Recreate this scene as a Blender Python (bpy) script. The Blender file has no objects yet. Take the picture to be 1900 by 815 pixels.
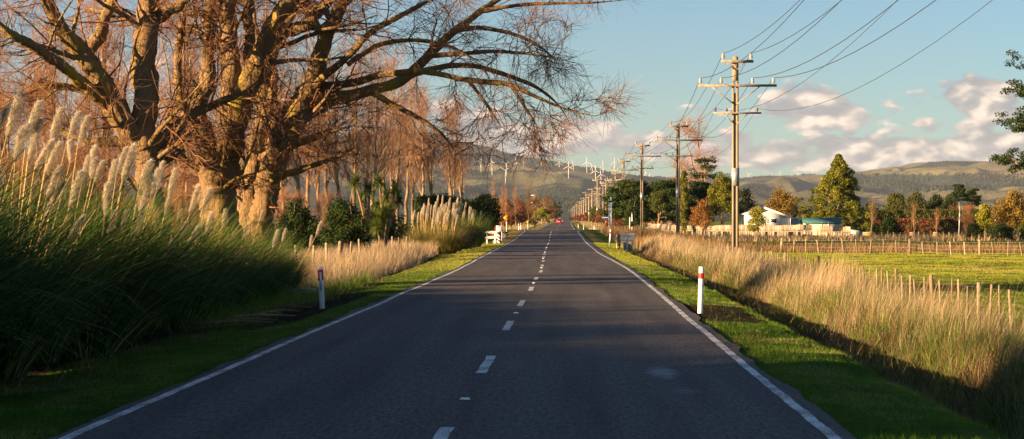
import bpy, math, random
import numpy as np
from mathutils import Matrix, Vector, Euler
R=math.radians
rng=np.random.default_rng(7)
random.seed(7)
scene=bpy.context.scene
COL=scene.collection
# ---------------------------------------------------------------- camera, sky, sun, exposure
CAMX,CAMZ,F=1.16,1.95,3700.0
cd=bpy.data.cameras.new('camera'); cam=bpy.data.objects.new('camera',cd); COL.objects.link(cam)
cd.sensor_width=36; cd.lens=36*F/1900; cd.clip_start=0.5; cd.clip_end=60000
YAW=math.atan(110/F); PIT=math.atan(2.5/F)
cam.location=(CAMX,0,CAMZ); cam.rotation_euler=(R(90)+PIT,0,YAW)
scene.camera=cam
CR=np.array(cam.rotation_euler.to_matrix())
def P(px,py,Y):
    """photo pixel + distance along the road -> world point"""
    d=CR@np.array([(px-950)/F,-(py-407.5)/F,-1.0]); d=d*(Y/d[1])
    return np.array([CAMX+d[0],Y,CAMZ+d[2]])
def PX(px,Y): return P(px,407,Y)[0]
SUN_EL=11.2; SUN_AZ=62.0     # light travels towards +Y, turned SUN_AZ to +X (comes from behind left)
w=bpy.data.worlds.new('World'); scene.world=w; w.use_nodes=True
wt=w.node_tree; wt.nodes.clear()
class NT:
    def __init__(s,t): s.t=t
    def n(s,ty,**k):
        x=s.t.nodes.new(ty)
        for a,b in k.items(): setattr(x,a,b)
        return x
    def l(s,a,b): s.t.links.new(a,b)
    def set(s,inp,v):
        if isinstance(v,bpy.types.NodeSocket): s.l(v,inp)
        else: inp.default_value=v
    def m(s,op,a,b=0.0,c=None,clamp=False):
        x=s.n('ShaderNodeMath',operation=op,use_clamp=clamp)
        s.set(x.inputs[0],a); s.set(x.inputs[1],b)
        if c is not None: s.set(x.inputs[2],c)
        return x.outputs[0]
    def noise(s,vec,scale,detail=4,rough=.55,dist=0.0,dim='3D'):
        x=s.n('ShaderNodeTexNoise',noise_dimensions=dim)
        if vec is not None: s.l(vec,x.inputs['Vector'])
        x.inputs['Scale'].default_value=scale; x.inputs['Detail'].default_value=detail
        x.inputs['Roughness'].default_value=rough; x.inputs['Distortion'].default_value=dist
        return x.outputs[0]
    def mix(s,f,a,b):
        x=s.n('ShaderNodeMix',data_type='RGBA'); s.set(x.inputs[0],f)
        for i,v in ((6,a),(7,b)):
            if isinstance(v,bpy.types.NodeSocket): s.l(v,x.inputs[i])
            else: x.inputs[i].default_value=(*v[:3],1)
        return x.outputs[2]
    def ramp(s,f,stops,interp='LINEAR'):
        x=s.n('ShaderNodeValToRGB'); s.set(x.inputs[0],f); r=x.color_ramp; r.interpolation=interp
        while len(r.elements)<len(stops): r.elements.new(.5)
        for e,(p,c) in zip(r.elements,stops):
            e.position=p; e.color=(*c,1) if len(c)==3 else c
        return x.outputs[0]
    def rng(s,v,a,b,c=0.0,d=1.0):
        x=s.n('ShaderNodeMapRange'); x.clamp=True; s.set(x.inputs[0],v)
        for i,q in enumerate((a,b,c,d)): x.inputs[i+1].default_value=q
        return x.outputs[0]
def build_world():
    T=NT(wt)
    sky=T.n('ShaderNodeTexSky',sky_type='NISHITA',sun_disc=False)
    sky.sun_elevation=R(SUN_EL); sky.sun_rotation=R(SUN_AZ+180); sky.air_density=1.0; sky.dust_density=0.1; sky.ozone_density=2.6; sky.altitude=0
    tc=T.n('ShaderNodeTexCoord'); sp=T.n('ShaderNodeSeparateXYZ'); T.l(tc.outputs['Generated'],sp.inputs[0])
    yy=T.m('MAXIMUM',sp.outputs[1],.08)
    u=T.m('DIVIDE',sp.outputs[0],yy); v=T.m('DIVIDE',sp.outputs[2],yy)
    E=[(1490,200,78,42,1.1),(1570,208,85,32,.85),(1640,190,45,30,.5),(1822,182,75,40,1.15),(1725,185,60,18,.6),(1880,215,70,26,.8),(1760,238,150,24,.5),
       (1450,290,90,28,.95),(1580,283,110,34,1.1),(1700,290,120,34,1.1),(1840,283,150,36,1.2),(1990,268,140,50,1),(2150,220,130,50,1),
       (1090,252,70,34,1.1),(985,268,95,32,1.0),(880,240,80,40,1.0),(1185,272,70,30,.95),(1310,285,90,24,.65),(760,215,110,40,.9),(560,200,130,50,.8),(300,150,160,60,.7),
       (1290,205,60,8,.35),(1370,262,60,18,.5)]
    uv=T.n('ShaderNodeCombineXYZ'); T.l(u,uv.inputs[0]); T.l(v,uv.inputs[1])
    tot=None
    for (px,py,rx,ry,s) in E:
        q=T.n('ShaderNodeVectorMath',operation='MULTIPLY_ADD'); T.l(uv.outputs[0],q.inputs[0]); q.inputs[1].default_value=(F/rx,F/ry,0); q.inputs[2].default_value=(-(px-1060)/rx,-(410-py)/ry,0)
        dt=T.n('ShaderNodeVectorMath',operation='DOT_PRODUCT'); T.l(q.outputs[0],dt.inputs[0]); T.l(q.outputs[0],dt.inputs[1])
        d=T.m('MULTIPLY_ADD',dt.outputs['Value'],-s*.5,s)
        tot=d if tot is None else T.m('SMOOTH_MAX',tot,d,.25)
    tot=T.m('MAXIMUM',tot,-1.5)
    def dens(du,dv):
        ad=T.n('ShaderNodeVectorMath',operation='MULTIPLY_ADD'); T.l(uv.outputs[0],ad.inputs[0]); ad.inputs[1].default_value=(1,1.9,0); ad.inputs[2].default_value=(du,dv*1.9,.37)
        cv=ad.outputs[0]
        n1=T.noise(cv,19,8,.62,.1)
        x=T.n('ShaderNodeTexVoronoi',feature='SMOOTH_F1'); x.inputs['Smoothness'].default_value=.35; x.inputs['Scale'].default_value=50; x.inputs['Detail'].default_value=2; x.inputs['Roughness'].default_value=.5
        wv=T.n('ShaderNodeVectorMath',operation='MULTIPLY_ADD'); T.l(n1,wv.inputs[0]); wv.inputs[1].default_value=(.03,.03,0); T.l(cv,wv.inputs[2]); T.l(wv.outputs[0],x.inputs['Vector'])
        return T.m('ADD',tot,T.m('ADD',T.m('MULTIPLY_ADD',n1,1.25,-.62),T.m('MULTIPLY_ADD',x.outputs['Distance'],-.85,.50)))
    d0=dens(0,0); d1=dens(-.0035,.0042)
    # slight lift from the big form: its top left side faces the sun
    mask=T.rng(d0,.12,.38)
    x=T.m('SUBTRACT',d0,d1); sh=T.rng(x,-.25,.40)
    core=T.rng(d0,.3,1.5)
    sh2=T.m('ADD',T.m('MULTIPLY',sh,.75),T.m('MULTIPLY',core,.25))
    cc=T.ramp(sh2,[(0,(.34,.33,.35)),(.35,(.50,.45,.43)),(.62,(.86,.70,.58)),(1,(1.25,1.05,.85))])
    bg=T.n('ShaderNodeBackground'); 
    # tint of the clear sky
    hs=T.n('ShaderNodeHueSaturation'); T.l(sky.outputs[0],hs.inputs['Color']); hs.inputs['Saturation'].default_value=SKY_SAT; hs.inputs['Value'].default_value=1
    tn=T.n('ShaderNodeMix',data_type='RGBA',blend_type='MULTIPLY'); tn.inputs[0].default_value=1; T.l(hs.outputs[0],tn.inputs[6]); tn.inputs[7].default_value=SKY_TINT; T.l(tn.outputs[2],bg.inputs[0]); bg.inputs[1].default_value=SKY_STR
    bc=T.n('ShaderNodeBackground'); T.l(cc,bc.inputs[0]); bc.inputs[1].default_value=CLOUD_STR
    ms=T.n('ShaderNodeMixShader'); T.l(T.m('MULTIPLY',mask,.93),ms.inputs[0]); T.l(bg.outputs[0],ms.inputs[1]); T.l(bc.outputs[0],ms.inputs[2])
    gate=T.m('MULTIPLY',T.m('GREATER_THAN',sp.outputs[1],.3),T.m('LESS_THAN',v,.11))
    bg2=T.n('ShaderNodeBackground'); T.l(tn.outputs[2],bg2.inputs[0]); bg2.inputs[1].default_value=SKY_STR
    m2=T.n('ShaderNodeMixShader'); T.l(gate,m2.inputs[0]); T.l(bg2.outputs[0],m2.inputs[1]); T.l(ms.outputs[0],m2.inputs[2])
    o=T.n('ShaderNodeOutputWorld'); T.l(m2.outputs[0],o.inputs[0])
SKY_SAT,SKY_STR,CLOUD_STR,SKY_TINT=1.0,0.05,0.255,(.43,.545,.64,1)
build_world(); w.cycles.sampling_method="NONE"
sl=bpy.data.lights.new('sun','SUN'); so=bpy.data.objects.new('sun',sl); COL.objects.link(so)
sl.energy=5.0; sl.angle=R(.5); sl.color=(1,.66,.34)
sd=Vector((math.sin(R(SUN_AZ))*math.cos(R(SUN_EL)),math.cos(R(SUN_AZ))*math.cos(R(SUN_EL)),-math.sin(R(SUN_EL))))
so.rotation_euler=sd.to_track_quat('-Z','Y').to_euler()
vs=scene.view_settings; vs.view_transform='Standard'; vs.look='None'; vs.exposure=2.22; vs.gamma=1; vs.use_curve_mapping=False
scene.cycles.max_bounces=6; scene.cycles.diffuse_bounces=3; scene.cycles.glossy_bounces=2; scene.cycles.transmission_bounces=3; scene.cycles.transparent_max_bounces=8
scene.cycles.volume_bounces=0; scene.cycles.caustics_reflective=False; scene.cycles.caustics_refractive=False

# ---------------------------------------------------------------- object helpers
def tag(o,label=None,cat=None,group=None,kind=None):
    if label: o['label']=label
    if cat: o['category']=cat
    if group: o['group']=group
    if kind: o['kind']=kind
    return o
def thing(name,label,cat,loc=(0,0,0),rz=0,group=None):
    o=bpy.data.objects.new(name,None); COL.objects.link(o); o.empty_display_size=.2
    o.location=tuple(float(v) for v in loc); o.rotation_euler=(0,0,rz)
    return tag(o,label,cat,group)
def kids(o): return [c for c in KID.get(o.name,[])]
KID={}
def setp(c,p):
    c.parent=p; KID.setdefault(p.name,[]).append(c)
def dup(o,parent=None,loc=None,rz=None,sc=None,label=None,group=None):
    c=o.copy(); COL.objects.link(c)
    if parent: setp(c,parent)
    if loc is not None: c.location=tuple(float(v) for v in loc)
    if rz is not None: c.rotation_euler=(0,0,rz)
    if sc is not None: c.scale=sc if isinstance(sc,tuple) else (sc,sc,sc)
    if label: c['label']=label
    if group: c['group']=group
    for k in kids(o): dup(k,c)
    return c
def mk(name,V,Fs,mat,parent=None,smooth=False,attr=None,loc=None):
    """V (n,3); Fs list of (m,k) index arrays"""
    me=bpy.data.meshes.new(name); V=np.asarray(V,dtype=np.float32)
    Fs=[np.asarray(f,dtype=np.int32) for f in Fs if len(f)]
    me.vertices.add(len(V)); me.vertices.foreach_set('co',V.ravel())
    nl=sum(f.size for f in Fs); npol=sum(len(f) for f in Fs)
    me.loops.add(nl); me.polygons.add(npol)
    me.loops.foreach_set('vertex_index',np.concatenate([f.ravel() for f in Fs]))
    st=[];o=0
    for f in Fs:
        st.append(o+np.arange(len(f))*f.shape[1]); o+=f.size
    me.polygons.foreach_set('loop_start',np.concatenate(st).astype(np.int32))
    if smooth: me.polygons.foreach_set('use_smooth',np.ones(npol,dtype=bool))
    if attr:
        for k,a in attr.items():
            at=me.attributes.new(k,'FLOAT','POINT'); at.data.foreach_set('value',np.asarray(a,dtype=np.float32))
    me.update(calc_edges=True)
    if mat: me.materials.append(mat)
    ob=bpy.data.objects.new(name,me); COL.objects.link(ob)
    if parent: setp(ob,parent)
    if loc is not None: ob.location=tuple(float(v) for v in loc)
    return ob
class MB:
    def __init__(s): s.V=[];s.F={};s.n=0;s.A=[]
    def raw(s,V,Fs,a=None):
        V=np.asarray(V,float).reshape(-1,3); s.V.append(V)
        for f in Fs:
            f=np.asarray(f)
            if len(f): s.F.setdefault(f.shape[1],[]).append(f+s.n)
        s.n+=len(V); s.A.append(np.full(len(V),0.5) if a is None else np.asarray(a,float)); return s
    def box(s,c,d,rz=0,rx=0,ry=0,taper=1.0,bev=0.0):
        x,y,z=[q/2 for q in d]; t=taper
        if bev<=0:
            V=np.array([(-x,-y,-z),(x,-y,-z),(x,y,-z),(-x,y,-z),(-x*t,-y*t,z),(x*t,-y*t,z),(x*t,y*t,z),(-x*t,y*t,z)])
            Q=[(0,3,2,1),(4,5,6,7),(0,1,5,4),(1,2,6,5),(2,3,7,6),(3,0,4,7)]
        else:
            b=bev; o=[(-x+b,-y),(x-b,-y),(x,-y+b),(x,y-b),(x-b,y),(-x+b,y),(-x,y-b),(-x,-y+b)]
            i=[(a*(1-b/x),q*(1-b/y)) for a,q in o]
            V=np.array([(a,q,-z) for a,q in i]+[(a,q,-z+b) for a,q in o]+[(a,q,z-b) for a,q in o]+[(a,q,z) for a,q in i])
            Q=[(l*8+k,l*8+(k+1)%8,l*8+8+(k+1)%8,l*8+8+k) for l in range(3) for k in range(8)]
            Q+= [(7,6,5,4),(7,4,3,0),(0,3,2,1),(24+4,24+5,24+6,24+7),(24+0,24+3,24+4,24+7),(24+1,24+2,24+3,24+0)]
        M=np.array(Euler((rx,ry,rz)).to_matrix()); V=V@M.T+np.array(c,float)
        return s.raw(V,[Q])
    def tube(s,pts,rad,sides=8,cap=True):
        pts=np.asarray(pts,float); rad=np.broadcast_to(np.asarray(rad,float),(len(pts),))
        V,Q=tubes(pts[None],rad[None],sides)
        f=[Q]
        if cap: f+= [np.array([list(range(sides))[::-1]]),np.array([[len(V)-sides+i for i in range(sides)]])]
        return s.raw(V,f)
    def prism(s,poly,axis,a,b):
        n=len(poly); V=[]
        for t in (a,b):
            for p in poly:
                q=list(p); q.insert(axis,t); V.append(q)
        Q=[(i,(i+1)%n,n+(i+1)%n,n+i) for i in range(n)]
        return s.raw(V,[Q,[list(range(n))[::-1]],[list(range(n,2*n))]])
    def build(s,name,mat,parent=None,smooth=False,loc=None):
        return mk(name,np.concatenate(s.V),[np.concatenate(v) for v in s.F.values()],mat,parent,smooth,{'rnd':np.concatenate(s.A)},loc)
def tubes(Pp,Rr,sides):
    N,K,_=Pp.shape
    T=np.empty_like(Pp); T[:,1:-1]=Pp[:,2:]-Pp[:,:-2]; T[:,0]=Pp[:,1]-Pp[:,0]; T[:,-1]=Pp[:,-1]-Pp[:,-2]
    T/=np.linalg.norm(T,axis=2,keepdims=True)+1e-9
    D=Pp[:,-1]-Pp[:,0]; ref=np.where((np.abs(D[:,0])<np.abs(D[:,1]))[:,None],np.array([1.,0,0]),np.array([0,1.,0]))
    ref=ref[:,None,:]
    A=np.cross(T,ref); A/=np.linalg.norm(A,axis=2,keepdims=True)+1e-9
    B=np.cross(T,A)
    th=np.arange(sides)*2*np.pi/sides
    V=Pp[:,:,None,:]+Rr[:,:,None,None]*(A[:,:,None,:]*np.cos(th)[None,None,:,None]+B[:,:,None,:]*np.sin(th)[None,None,:,None])
    V=V.reshape(-1,3)
    n=np.arange(N)[:,None,None]*K*sides; k=np.arange(K-1)[None,:,None]*sides; i=np.arange(sides)[None,None,:]; j=(i+1)%sides
    a=n+k+i; b=n+k+j; Q=np.stack([a,b,b+sides,a+sides],-1).reshape(-1,4)
    return V,Q
# value noise
def _h(ix,iy,seed):
    n=(ix.astype(np.int64)*374761393+iy.astype(np.int64)*668265263+seed*1442695041)&0xffffffff
    n=((n^(n>>13))*1274126177)&0xffffffff
    return ((n^(n>>16))&0xffff)/65535.0
def vn(x,y,seed=0):
    x=np.asarray(x,float);y=np.asarray(y,float)
    ix=np.floor(x);iy=np.floor(y);fx=x-ix;fy=y-iy
    fx=fx*fx*fx*(fx*(fx*6-15)+10);fy=fy*fy*fy*(fy*(fy*6-15)+10)
    a=_h(ix,iy,seed);b=_h(ix+1,iy,seed);c=_h(ix,iy+1,seed);d=_h(ix+1,iy+1,seed)
    return a+(b-a)*fx+(c-a)*fy+(a-b-c+d)*fx*fy
def fbm(x,y,o=4,seed=0,g=.5):
    s=0;a=1;t=0
    for i in range(o): s=s+a*vn(x*2**i+17*i,y*2**i+9*i,seed+i); t+=a; a*=g
    return s/t
# ---------------------------------------------------------------- materials
MATS={}
def mat(name,base,rough=.8,spec=.3,metal=0,c2=None,scale=3.0,bump=0.0,bscale=None,stretch=None,trans=0.0,attr=None,detail=5,lo=.35,hi=.65,emit=None):
    """base..c2 mixed by object-space noise; attr: list of colours picked by the rnd attribute"""
    m=bpy.data.materials.new(name); m.use_nodes=True; t=m.node_tree; t.nodes.clear(); T=NT(t)
    tc=T.n('ShaderNodeTexCoord'); vec=tc.outputs['Object']
    if stretch:
        mp=T.n('ShaderNodeMapping'); mp.inputs['Scale'].default_value=stretch; T.l(vec,mp.inputs[0]); vec=mp.outputs[0]
    b=T.n('ShaderNodeBsdfPrincipled'); b.inputs['Roughness'].default_value=rough; b.inputs['Metallic'].default_value=metal; b.inputs['Specular IOR Level'].default_value=spec
    col=base
    if attr:
        an=T.n('ShaderNodeAttribute',attribute_name='rnd')
        col=T.ramp(an.outputs['Fac'],[(i/(len(attr)-1),c) for i,c in enumerate(attr)])
    if c2 is not None:
        f=T.rng(T.noise(vec,scale,detail),lo,hi); col=T.mix(f,col if not isinstance(col,tuple) else col,c2)
    if isinstance(col,tuple): b.inputs['Base Color'].default_value=(*col,1)
    else: T.l(col,b.inputs['Base Color'])
    if bump:
        bn=T.n('ShaderNodeBump'); bn.inputs['Strength'].default_value=min(1,bump); bn.inputs['Distance'].default_value=.05*bump
        T.l(T.noise(vec,bscale or scale*3,6,.65),bn.inputs['Height']); T.l(bn.outputs[0],b.inputs['Normal'])
    if emit: b.inputs['Emission Color'].default_value=(*emit,1); b.inputs['Emission Strength'].default_value=1
    o=T.n('ShaderNodeOutputMaterial')
    if trans>0:
        tr=T.n('ShaderNodeBsdfTranslucent'); 
        if isinstance(col,tuple): tr.inputs[0].default_value=(*col,1)
        else: T.l(col,tr.inputs[0])
        mx=T.n('ShaderNodeMixShader'); mx.inputs[0].default_value=trans; T.l(b.outputs[0],mx.inputs[1]); T.l(tr.outputs[0],mx.inputs[2]); T.l(mx.outputs[0],o.inputs[0])
    else: T.l(b.outputs[0],o.inputs[0])
    MATS[name]=m; return m
ORD=['first','second','third','fourth','fifth','sixth','seventh','eighth','ninth','tenth','eleventh','twelfth','thirteenth','fourteenth','fifteenth','sixteenth','seventeenth','eighteenth','nineteenth','twentieth']
def ordn(i):
    if i<20: return ORD[i]
    if i==29: return 'thirtieth'
    if i==39: return 'fortieth'
    return {2:'twenty',3:'thirty',4:'forty',5:'fifty',6:'sixty'}[(i+1)//10]+'-'+ORD[(i+1)%10-1]
# ---------------------------------------------------------------- road and ground
_yc=[-80,20,70,113,180,270,344,475,600,1000,2000,5000]; _xc=[0,0,0,-.38,-.85,-1.45,-1.5,-1.9,-2.1,-2.6,-5,-14]
_yz=[-80,60,150,190,240,270,285,310,344,475,600,800,1200,6000]; _zz=[0,0,.03,.14,.5,.70,.70,.42,.37,.67,1.1,1.45,1.6,1.6]
def pch(x,xs,ys):   # smooth interpolation
    x=np.asarray(x,float); xs=np.array(xs,float); ys=np.array(ys,float)
    d=np.gradient(ys,xs); i=np.clip(np.searchsorted(xs,x)-1,0,len(xs)-2); h=xs[i+1]-xs[i]; t=np.clip((x-xs[i])/h,0,1)
    s=np.diff(ys)/np.diff(xs)
    for k in range(len(s)):
        if s[k]==0: d[k]=d[k+1]=0
    return (2*t**3-3*t**2+1)*ys[i]+(t**3-2*t**2+t)*h*d[i]+(-2*t**3+3*t**2)*ys[i+1]+(t**3-t**2)*h*d[i+1]
def xc(Y): return pch(Y,_yc,_xc)
def zr(Y): return pch(Y,_yz,_zz)
def sm(x,a,b):
    t=np.clip((np.asarray(x,float)-a)/(b-a),0,1); return t*t*(3-2*t)
def ground_z(u,Y):
    """u: offset from road centre"""
    u=np.asarray(u,float);Y=np.asarray(Y,float)
    z=zr(Y)-.035
    side=sm(np.abs(u),4.0,6.5)
    base=z-.15*side
    near=1-sm(Y,138,150)
    # ditch on the right
    dr=sm(u,5.2,6.3)*(1-sm(u,6.7,7.9))
    base=base-.75*dr*near
    fieldr=-.45*np.ones_like(z); base=np.where(u>0, base+(fieldr-base)*sm(u,7,9.5)*near+(fieldr-base)*sm(u,9,20)*(1-near),base)
    dl=sm(-u,5.6,6.4)*(1-sm(-u,6.6,7.6))*sm(Y,50,62)*(1-sm(Y,105,120))
    base=base-.25*dl
    base=np.where(u<0,base+(-.3-base)*sm(-u,6.5,30),base)
    n=(fbm(u*.9,Y*.6,3,5)-.5)*.16*sm(np.abs(u),4.1,5.0)+(fbm(u*.12,Y*.08,3,9)-.5)*.5*sm(np.abs(u),9,25)
    # side road plateau
    sr=sm(Y,266,276)*(1-sm(Y,306,316))*(1-sm(u,9,16))*(1-sm(-u,30,50))
    base=base+(zr(Y)-.035-base)*sr; n=n*(1-sr)
    far=sm(Y,700,1500)
    return base+n+(1.2-base)*far*.8
def gz(X,Y): return float(ground_z(X-xc(Y),Y))
def ground():
    us=np.concatenate([[-6000,-3000,-1200,-500,-250,-150,-100],np.arange(-80,-30,5),np.arange(-30,-12,1.5),np.arange(-12,-6.4,.5),np.arange(-6.4,-4,.2),[-3.95,-2,0,2,3.95],np.arange(4.1,9.6,.2),np.arange(10,16,.5),np.arange(16,40,2),np.arange(40,100,6),[110,150,250,500,1200,3000,6000]])
    ys=np.concatenate([[-80,-40,-20,0,8],np.arange(12,80,.5),np.arange(80,160,1),np.arange(160,360,2.5),360*1.03**np.arange(1,100)]); ys=ys[ys<6200]; ys=np.append(ys,[7000,12000,16000])
    U,Y=np.meshgrid(us,ys); X=U+xc(Y); Z=ground_z(U,Y)
    V=np.stack([X,Y,Z],-1).reshape(-1,3); nu=len(us); i=np.arange(len(ys)-1)[:,None]*nu+np.arange(nu-1)[None]; Q=np.stack([i,i+1,i+nu+1,i+nu],-1).reshape(-1,4)
    U=U.ravel();Yf=Y.ravel();X=X.ravel()
    dirt=np.zeros_like(U)
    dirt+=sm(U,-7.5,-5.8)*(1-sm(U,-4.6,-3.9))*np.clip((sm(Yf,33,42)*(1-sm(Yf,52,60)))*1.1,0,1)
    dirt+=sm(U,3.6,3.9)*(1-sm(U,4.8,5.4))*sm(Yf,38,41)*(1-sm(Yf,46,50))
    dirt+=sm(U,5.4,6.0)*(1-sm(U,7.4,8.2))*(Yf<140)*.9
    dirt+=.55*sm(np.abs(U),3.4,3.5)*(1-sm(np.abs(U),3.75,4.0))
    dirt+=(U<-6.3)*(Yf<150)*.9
    dry=(U<0)*sm(Yf,85,120)*(1-sm(U,-3.6,-3.3)*0)*sm(U,-6,-5)*.75
    dry+=(U>4)*(U<6.5)*(1-sm(U,4.8,5.8))*sm(Yf,55,90)*.6
    dry+=(U>7)*(U<12)*(Yf<150)*.8
    dry+=(U>9)*.33
    T_=mat('ground_mat',(.05,.1,.02),rough=1,spec=.02); t=T_.node_tree; T=NT(t); b=[n for n in t.nodes if n.type=='BSDF_PRINCIPLED'][0]
    geo=T.n('ShaderNodeNewGeometry'); pos=geo.outputs['Position']
    n1=T.noise(pos,.35,6,.6); n2=T.noise(pos,4,6,.7); n3=T.noise(pos,30,3,.7)
    green=T.mix(T.rng(n1,.35,.65),(.065,.16,.012),(.16,.21,.028)); green=T.mix(T.rng(n2,.35,.75),green,(.035,.075,.01))
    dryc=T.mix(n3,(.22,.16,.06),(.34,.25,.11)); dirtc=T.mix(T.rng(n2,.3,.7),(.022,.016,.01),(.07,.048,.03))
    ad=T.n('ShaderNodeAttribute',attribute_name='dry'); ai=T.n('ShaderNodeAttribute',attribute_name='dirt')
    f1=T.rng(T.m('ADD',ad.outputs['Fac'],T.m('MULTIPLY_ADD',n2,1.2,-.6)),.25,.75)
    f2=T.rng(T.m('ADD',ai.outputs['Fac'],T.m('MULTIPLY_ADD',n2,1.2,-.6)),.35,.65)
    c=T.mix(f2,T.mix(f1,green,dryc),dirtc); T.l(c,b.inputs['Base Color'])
    bn=T.n('ShaderNodeBump'); bn.inputs['Strength'].default_value=1; bn.inputs['Distance'].default_value=.22; T.l(T.m('ADD',n2,T.m('MULTIPLY',n3,.6)),bn.inputs['Height']); T.l(bn.outputs[0],b.inputs['Normal'])
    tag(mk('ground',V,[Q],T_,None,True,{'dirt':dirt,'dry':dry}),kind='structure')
ground()
def strip(name,us,ys,zoff,m,zf=None):
    us=np.array(us,float); ys=np.array(ys,float)
    if us.ndim==1: us=np.repeat(us[None],len(ys),0)
    U=us; Y=np.repeat(ys[:,None],us.shape[1],1)
    Z=zr(Y)+zoff; V=np.stack([U+xc(Y),Y,Z],-1).reshape(-1,3); nu=us.shape[1]
    i=np.arange(len(ys)-1)[:,None]*nu+np.arange(nu-1)[None]; Q=np.stack([i,i+1,i+nu+1,i+nu],-1).reshape(-1,4)
    return tag(mk(name,V,[Q],m,None,False),kind='structure')
YS=np.concatenate([np.arange(-40,12,4),np.arange(12,160,1),np.arange(160,360,2.5),360*1.03**np.arange(1,70)]); YS=YS[YS<2600]
def asphalt():
    m=mat('asphalt_mat',(.04,.04,.045),rough=.8,spec=.06); t=m.node_tree; T=NT(t); b=[n for n in t.nodes if n.type=='BSDF_PRINCIPLED'][0]
    geo=T.n('ShaderNodeNewGeometry'); pos=geo.outputs['Position']; sx=T.n('ShaderNodeSeparateXYZ'); T.l(pos,sx.inputs[0])
    chip=T.noise(pos,14,9,.92); mid=T.noise(pos,6,4,.6); big=T.noise(pos,.45,5,.6)
    mp=T.n('ShaderNodeMapping'); mp.inputs['Scale'].default_value=(1.6,.07,1); T.l(pos,mp.inputs[0]); lon=T.noise(mp.outputs[0],1.0,5,.6)
    mpc=T.n('ShaderNodeMapping'); mpc.inputs['Scale'].default_value=(1,.16,1); T.l(pos,mpc.inputs[0]); chip2=T.noise(mpc.outputs[0],22,7,.9)
    chip=T.m('ADD',T.m('MULTIPLY',chip,.5),T.m('MULTIPLY',chip2,.5))
    c=T.mix(T.rng(chip,.43,.58),(.014,.015,.017),(.205,.182,.166))
    c=T.mix(T.m('MULTIPLY',T.rng(big,.4,.7),.3),c,(.11,.10,.095))
    c=T.mix(T.m('MULTIPLY',T.rng(lon,.42,.68),.5),c,(.030,.029,.030))
    # worn pale scuffs (chip loss) in the road surface
    def blob(x,y,rx,ry,s):
        a=T.m('DIVIDE',T.m('SUBTRACT',sx.outputs[0],x),rx); q=T.m('DIVIDE',T.m('SUBTRACT',sx.outputs[1],y),ry)
        return T.m('MULTIPLY',T.m('SUBTRACT',1.0,T.m('ADD',T.m('MULTIPLY',a,a),T.m('MULTIPLY',q,q)),clamp=True),s)
    mp2=T.n('ShaderNodeMapping'); mp2.inputs['Scale'].default_value=(1.2,9,1); T.l(pos,mp2.inputs[0]); st=T.noise(mp2.outputs[0],2.2,4,.7)
    B=None
    for (px,py,rx,ry,s) in [(1228,690,.34,1.7,1.0),(1275,725,.28,.9,.7),(955,678,.24,2.0,.6),(1120,545,.36,9,.6),(1095,640,.25,1,.15),(770,598,.3,1.2,.12)]:
        Y=7215/(py-410); q=blob(PX(px,Y),Y,rx,ry,s); B=q if B is None else T.m('MAXIMUM',B,q)
    c=T.mix(T.m('MULTIPLY',T.rng(T.m('ADD',T.m('MULTIPLY',B,.75),T.m('MULTIPLY_ADD',st,3.2,-1.75)),.32,.95),T.m('MULTIPLY',T.m('GREATER_THAN',B,.01),T.m('MULTIPLY',B,.85))),c,(.55,.56,.58))
    T.l(c,b.inputs['Base Color'])
    bn=T.n('ShaderNodeBump'); bn.inputs['Strength'].default_value=.55; bn.inputs['Distance'].default_value=.02; T.l(T.m('ADD',chip,T.m('MULTIPLY',mid,.5)),bn.inputs['Height']); T.l(bn.outputs[0],b.inputs['Normal'])
    T.l(T.rng(chip,.3,.7,.62,.9),b.inputs['Roughness'])
    return m
MA=asphalt()
el=-3.56-(fbm(YS*.7,YS*0,3,3)-.5)*.3; er=3.70+(fbm(YS*.7,YS*0+5,3,3)-.5)*.3
flr=3.0*sm(YS,255,285)*(1-sm(YS,300,325))
el=el-flr; er=er+flr
fr=np.linspace(0,1,7)[None]
strip('road',el[:,None]*(1-fr)+er[:,None]*fr,YS,0,MA)
# side road at the crossing
def side_road():
    ys=np.arange(276,307,5.); V=[];us=np.concatenate([np.linspace(-60,-6.7,8),np.linspace(6.7,60,8)])
    for s,(a,b) in enumerate(((-60,-5.6),(5.6,45))):
        U=np.linspace(a,b,12); Y=np.linspace(277,305,8); UU,YY=np.meshgrid(U,Y); Z=ground_z(UU,YY)+.03
        V=np.stack([UU+xc(YY),YY,Z],-1).reshape(-1,3); i=np.arange(7)[:,None]*12+np.arange(11)[None]; Q=np.stack([i,i+1,i+13,i+12],-1).reshape(-1,4)
        tag(mk('side_road',V,[Q],MA,None),kind='structure')
side_road()
# painted lines
def paint():
    m=mat('road_paint_mat',(.8,.8,.78),rough=.6); t=m.node_tree; T=NT(t); b=[n for n in t.nodes if n.type=='BSDF_PRINCIPLED'][0]
    geo=T.n('ShaderNodeNewGeometry'); n=T.noise(geo.outputs['Position'],28,5,.8); n2=T.noise(geo.outputs['Position'],1.5,3,.6)
    f=T.rng(T.m('ADD',n,T.m('MULTIPLY_ADD',n2,.6,-.3)),.43,.53); T.l(T.mix(f,(.14,.14,.14),(.62,.62,.60)),b.inputs['Base Color']); return m
MP=paint()
wob=lambda ys,s:(vn(ys*2.2,ys*0,s)-.5)*.014+(vn(ys*.15,ys*0,s+1)-.5)*.06
ysl=np.concatenate([np.arange(10,60,.25),np.arange(60,270,1.0)])
def line(name,ys,uc,wd,sd):
    o=wob(ys,sd); a=uc+o-wd/2+(vn(ys*6,ys*0,sd+2)-.5)*.012; c=uc+o+wd/2+(vn(ys*6,ys*0,sd+3)-.5)*.012
    return strip(name,np.stack([a,c],1),ys,.004,MP)
line('edge_line',ysl,-3.36-.5*sm(ysl,250,275),.11,11)
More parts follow.
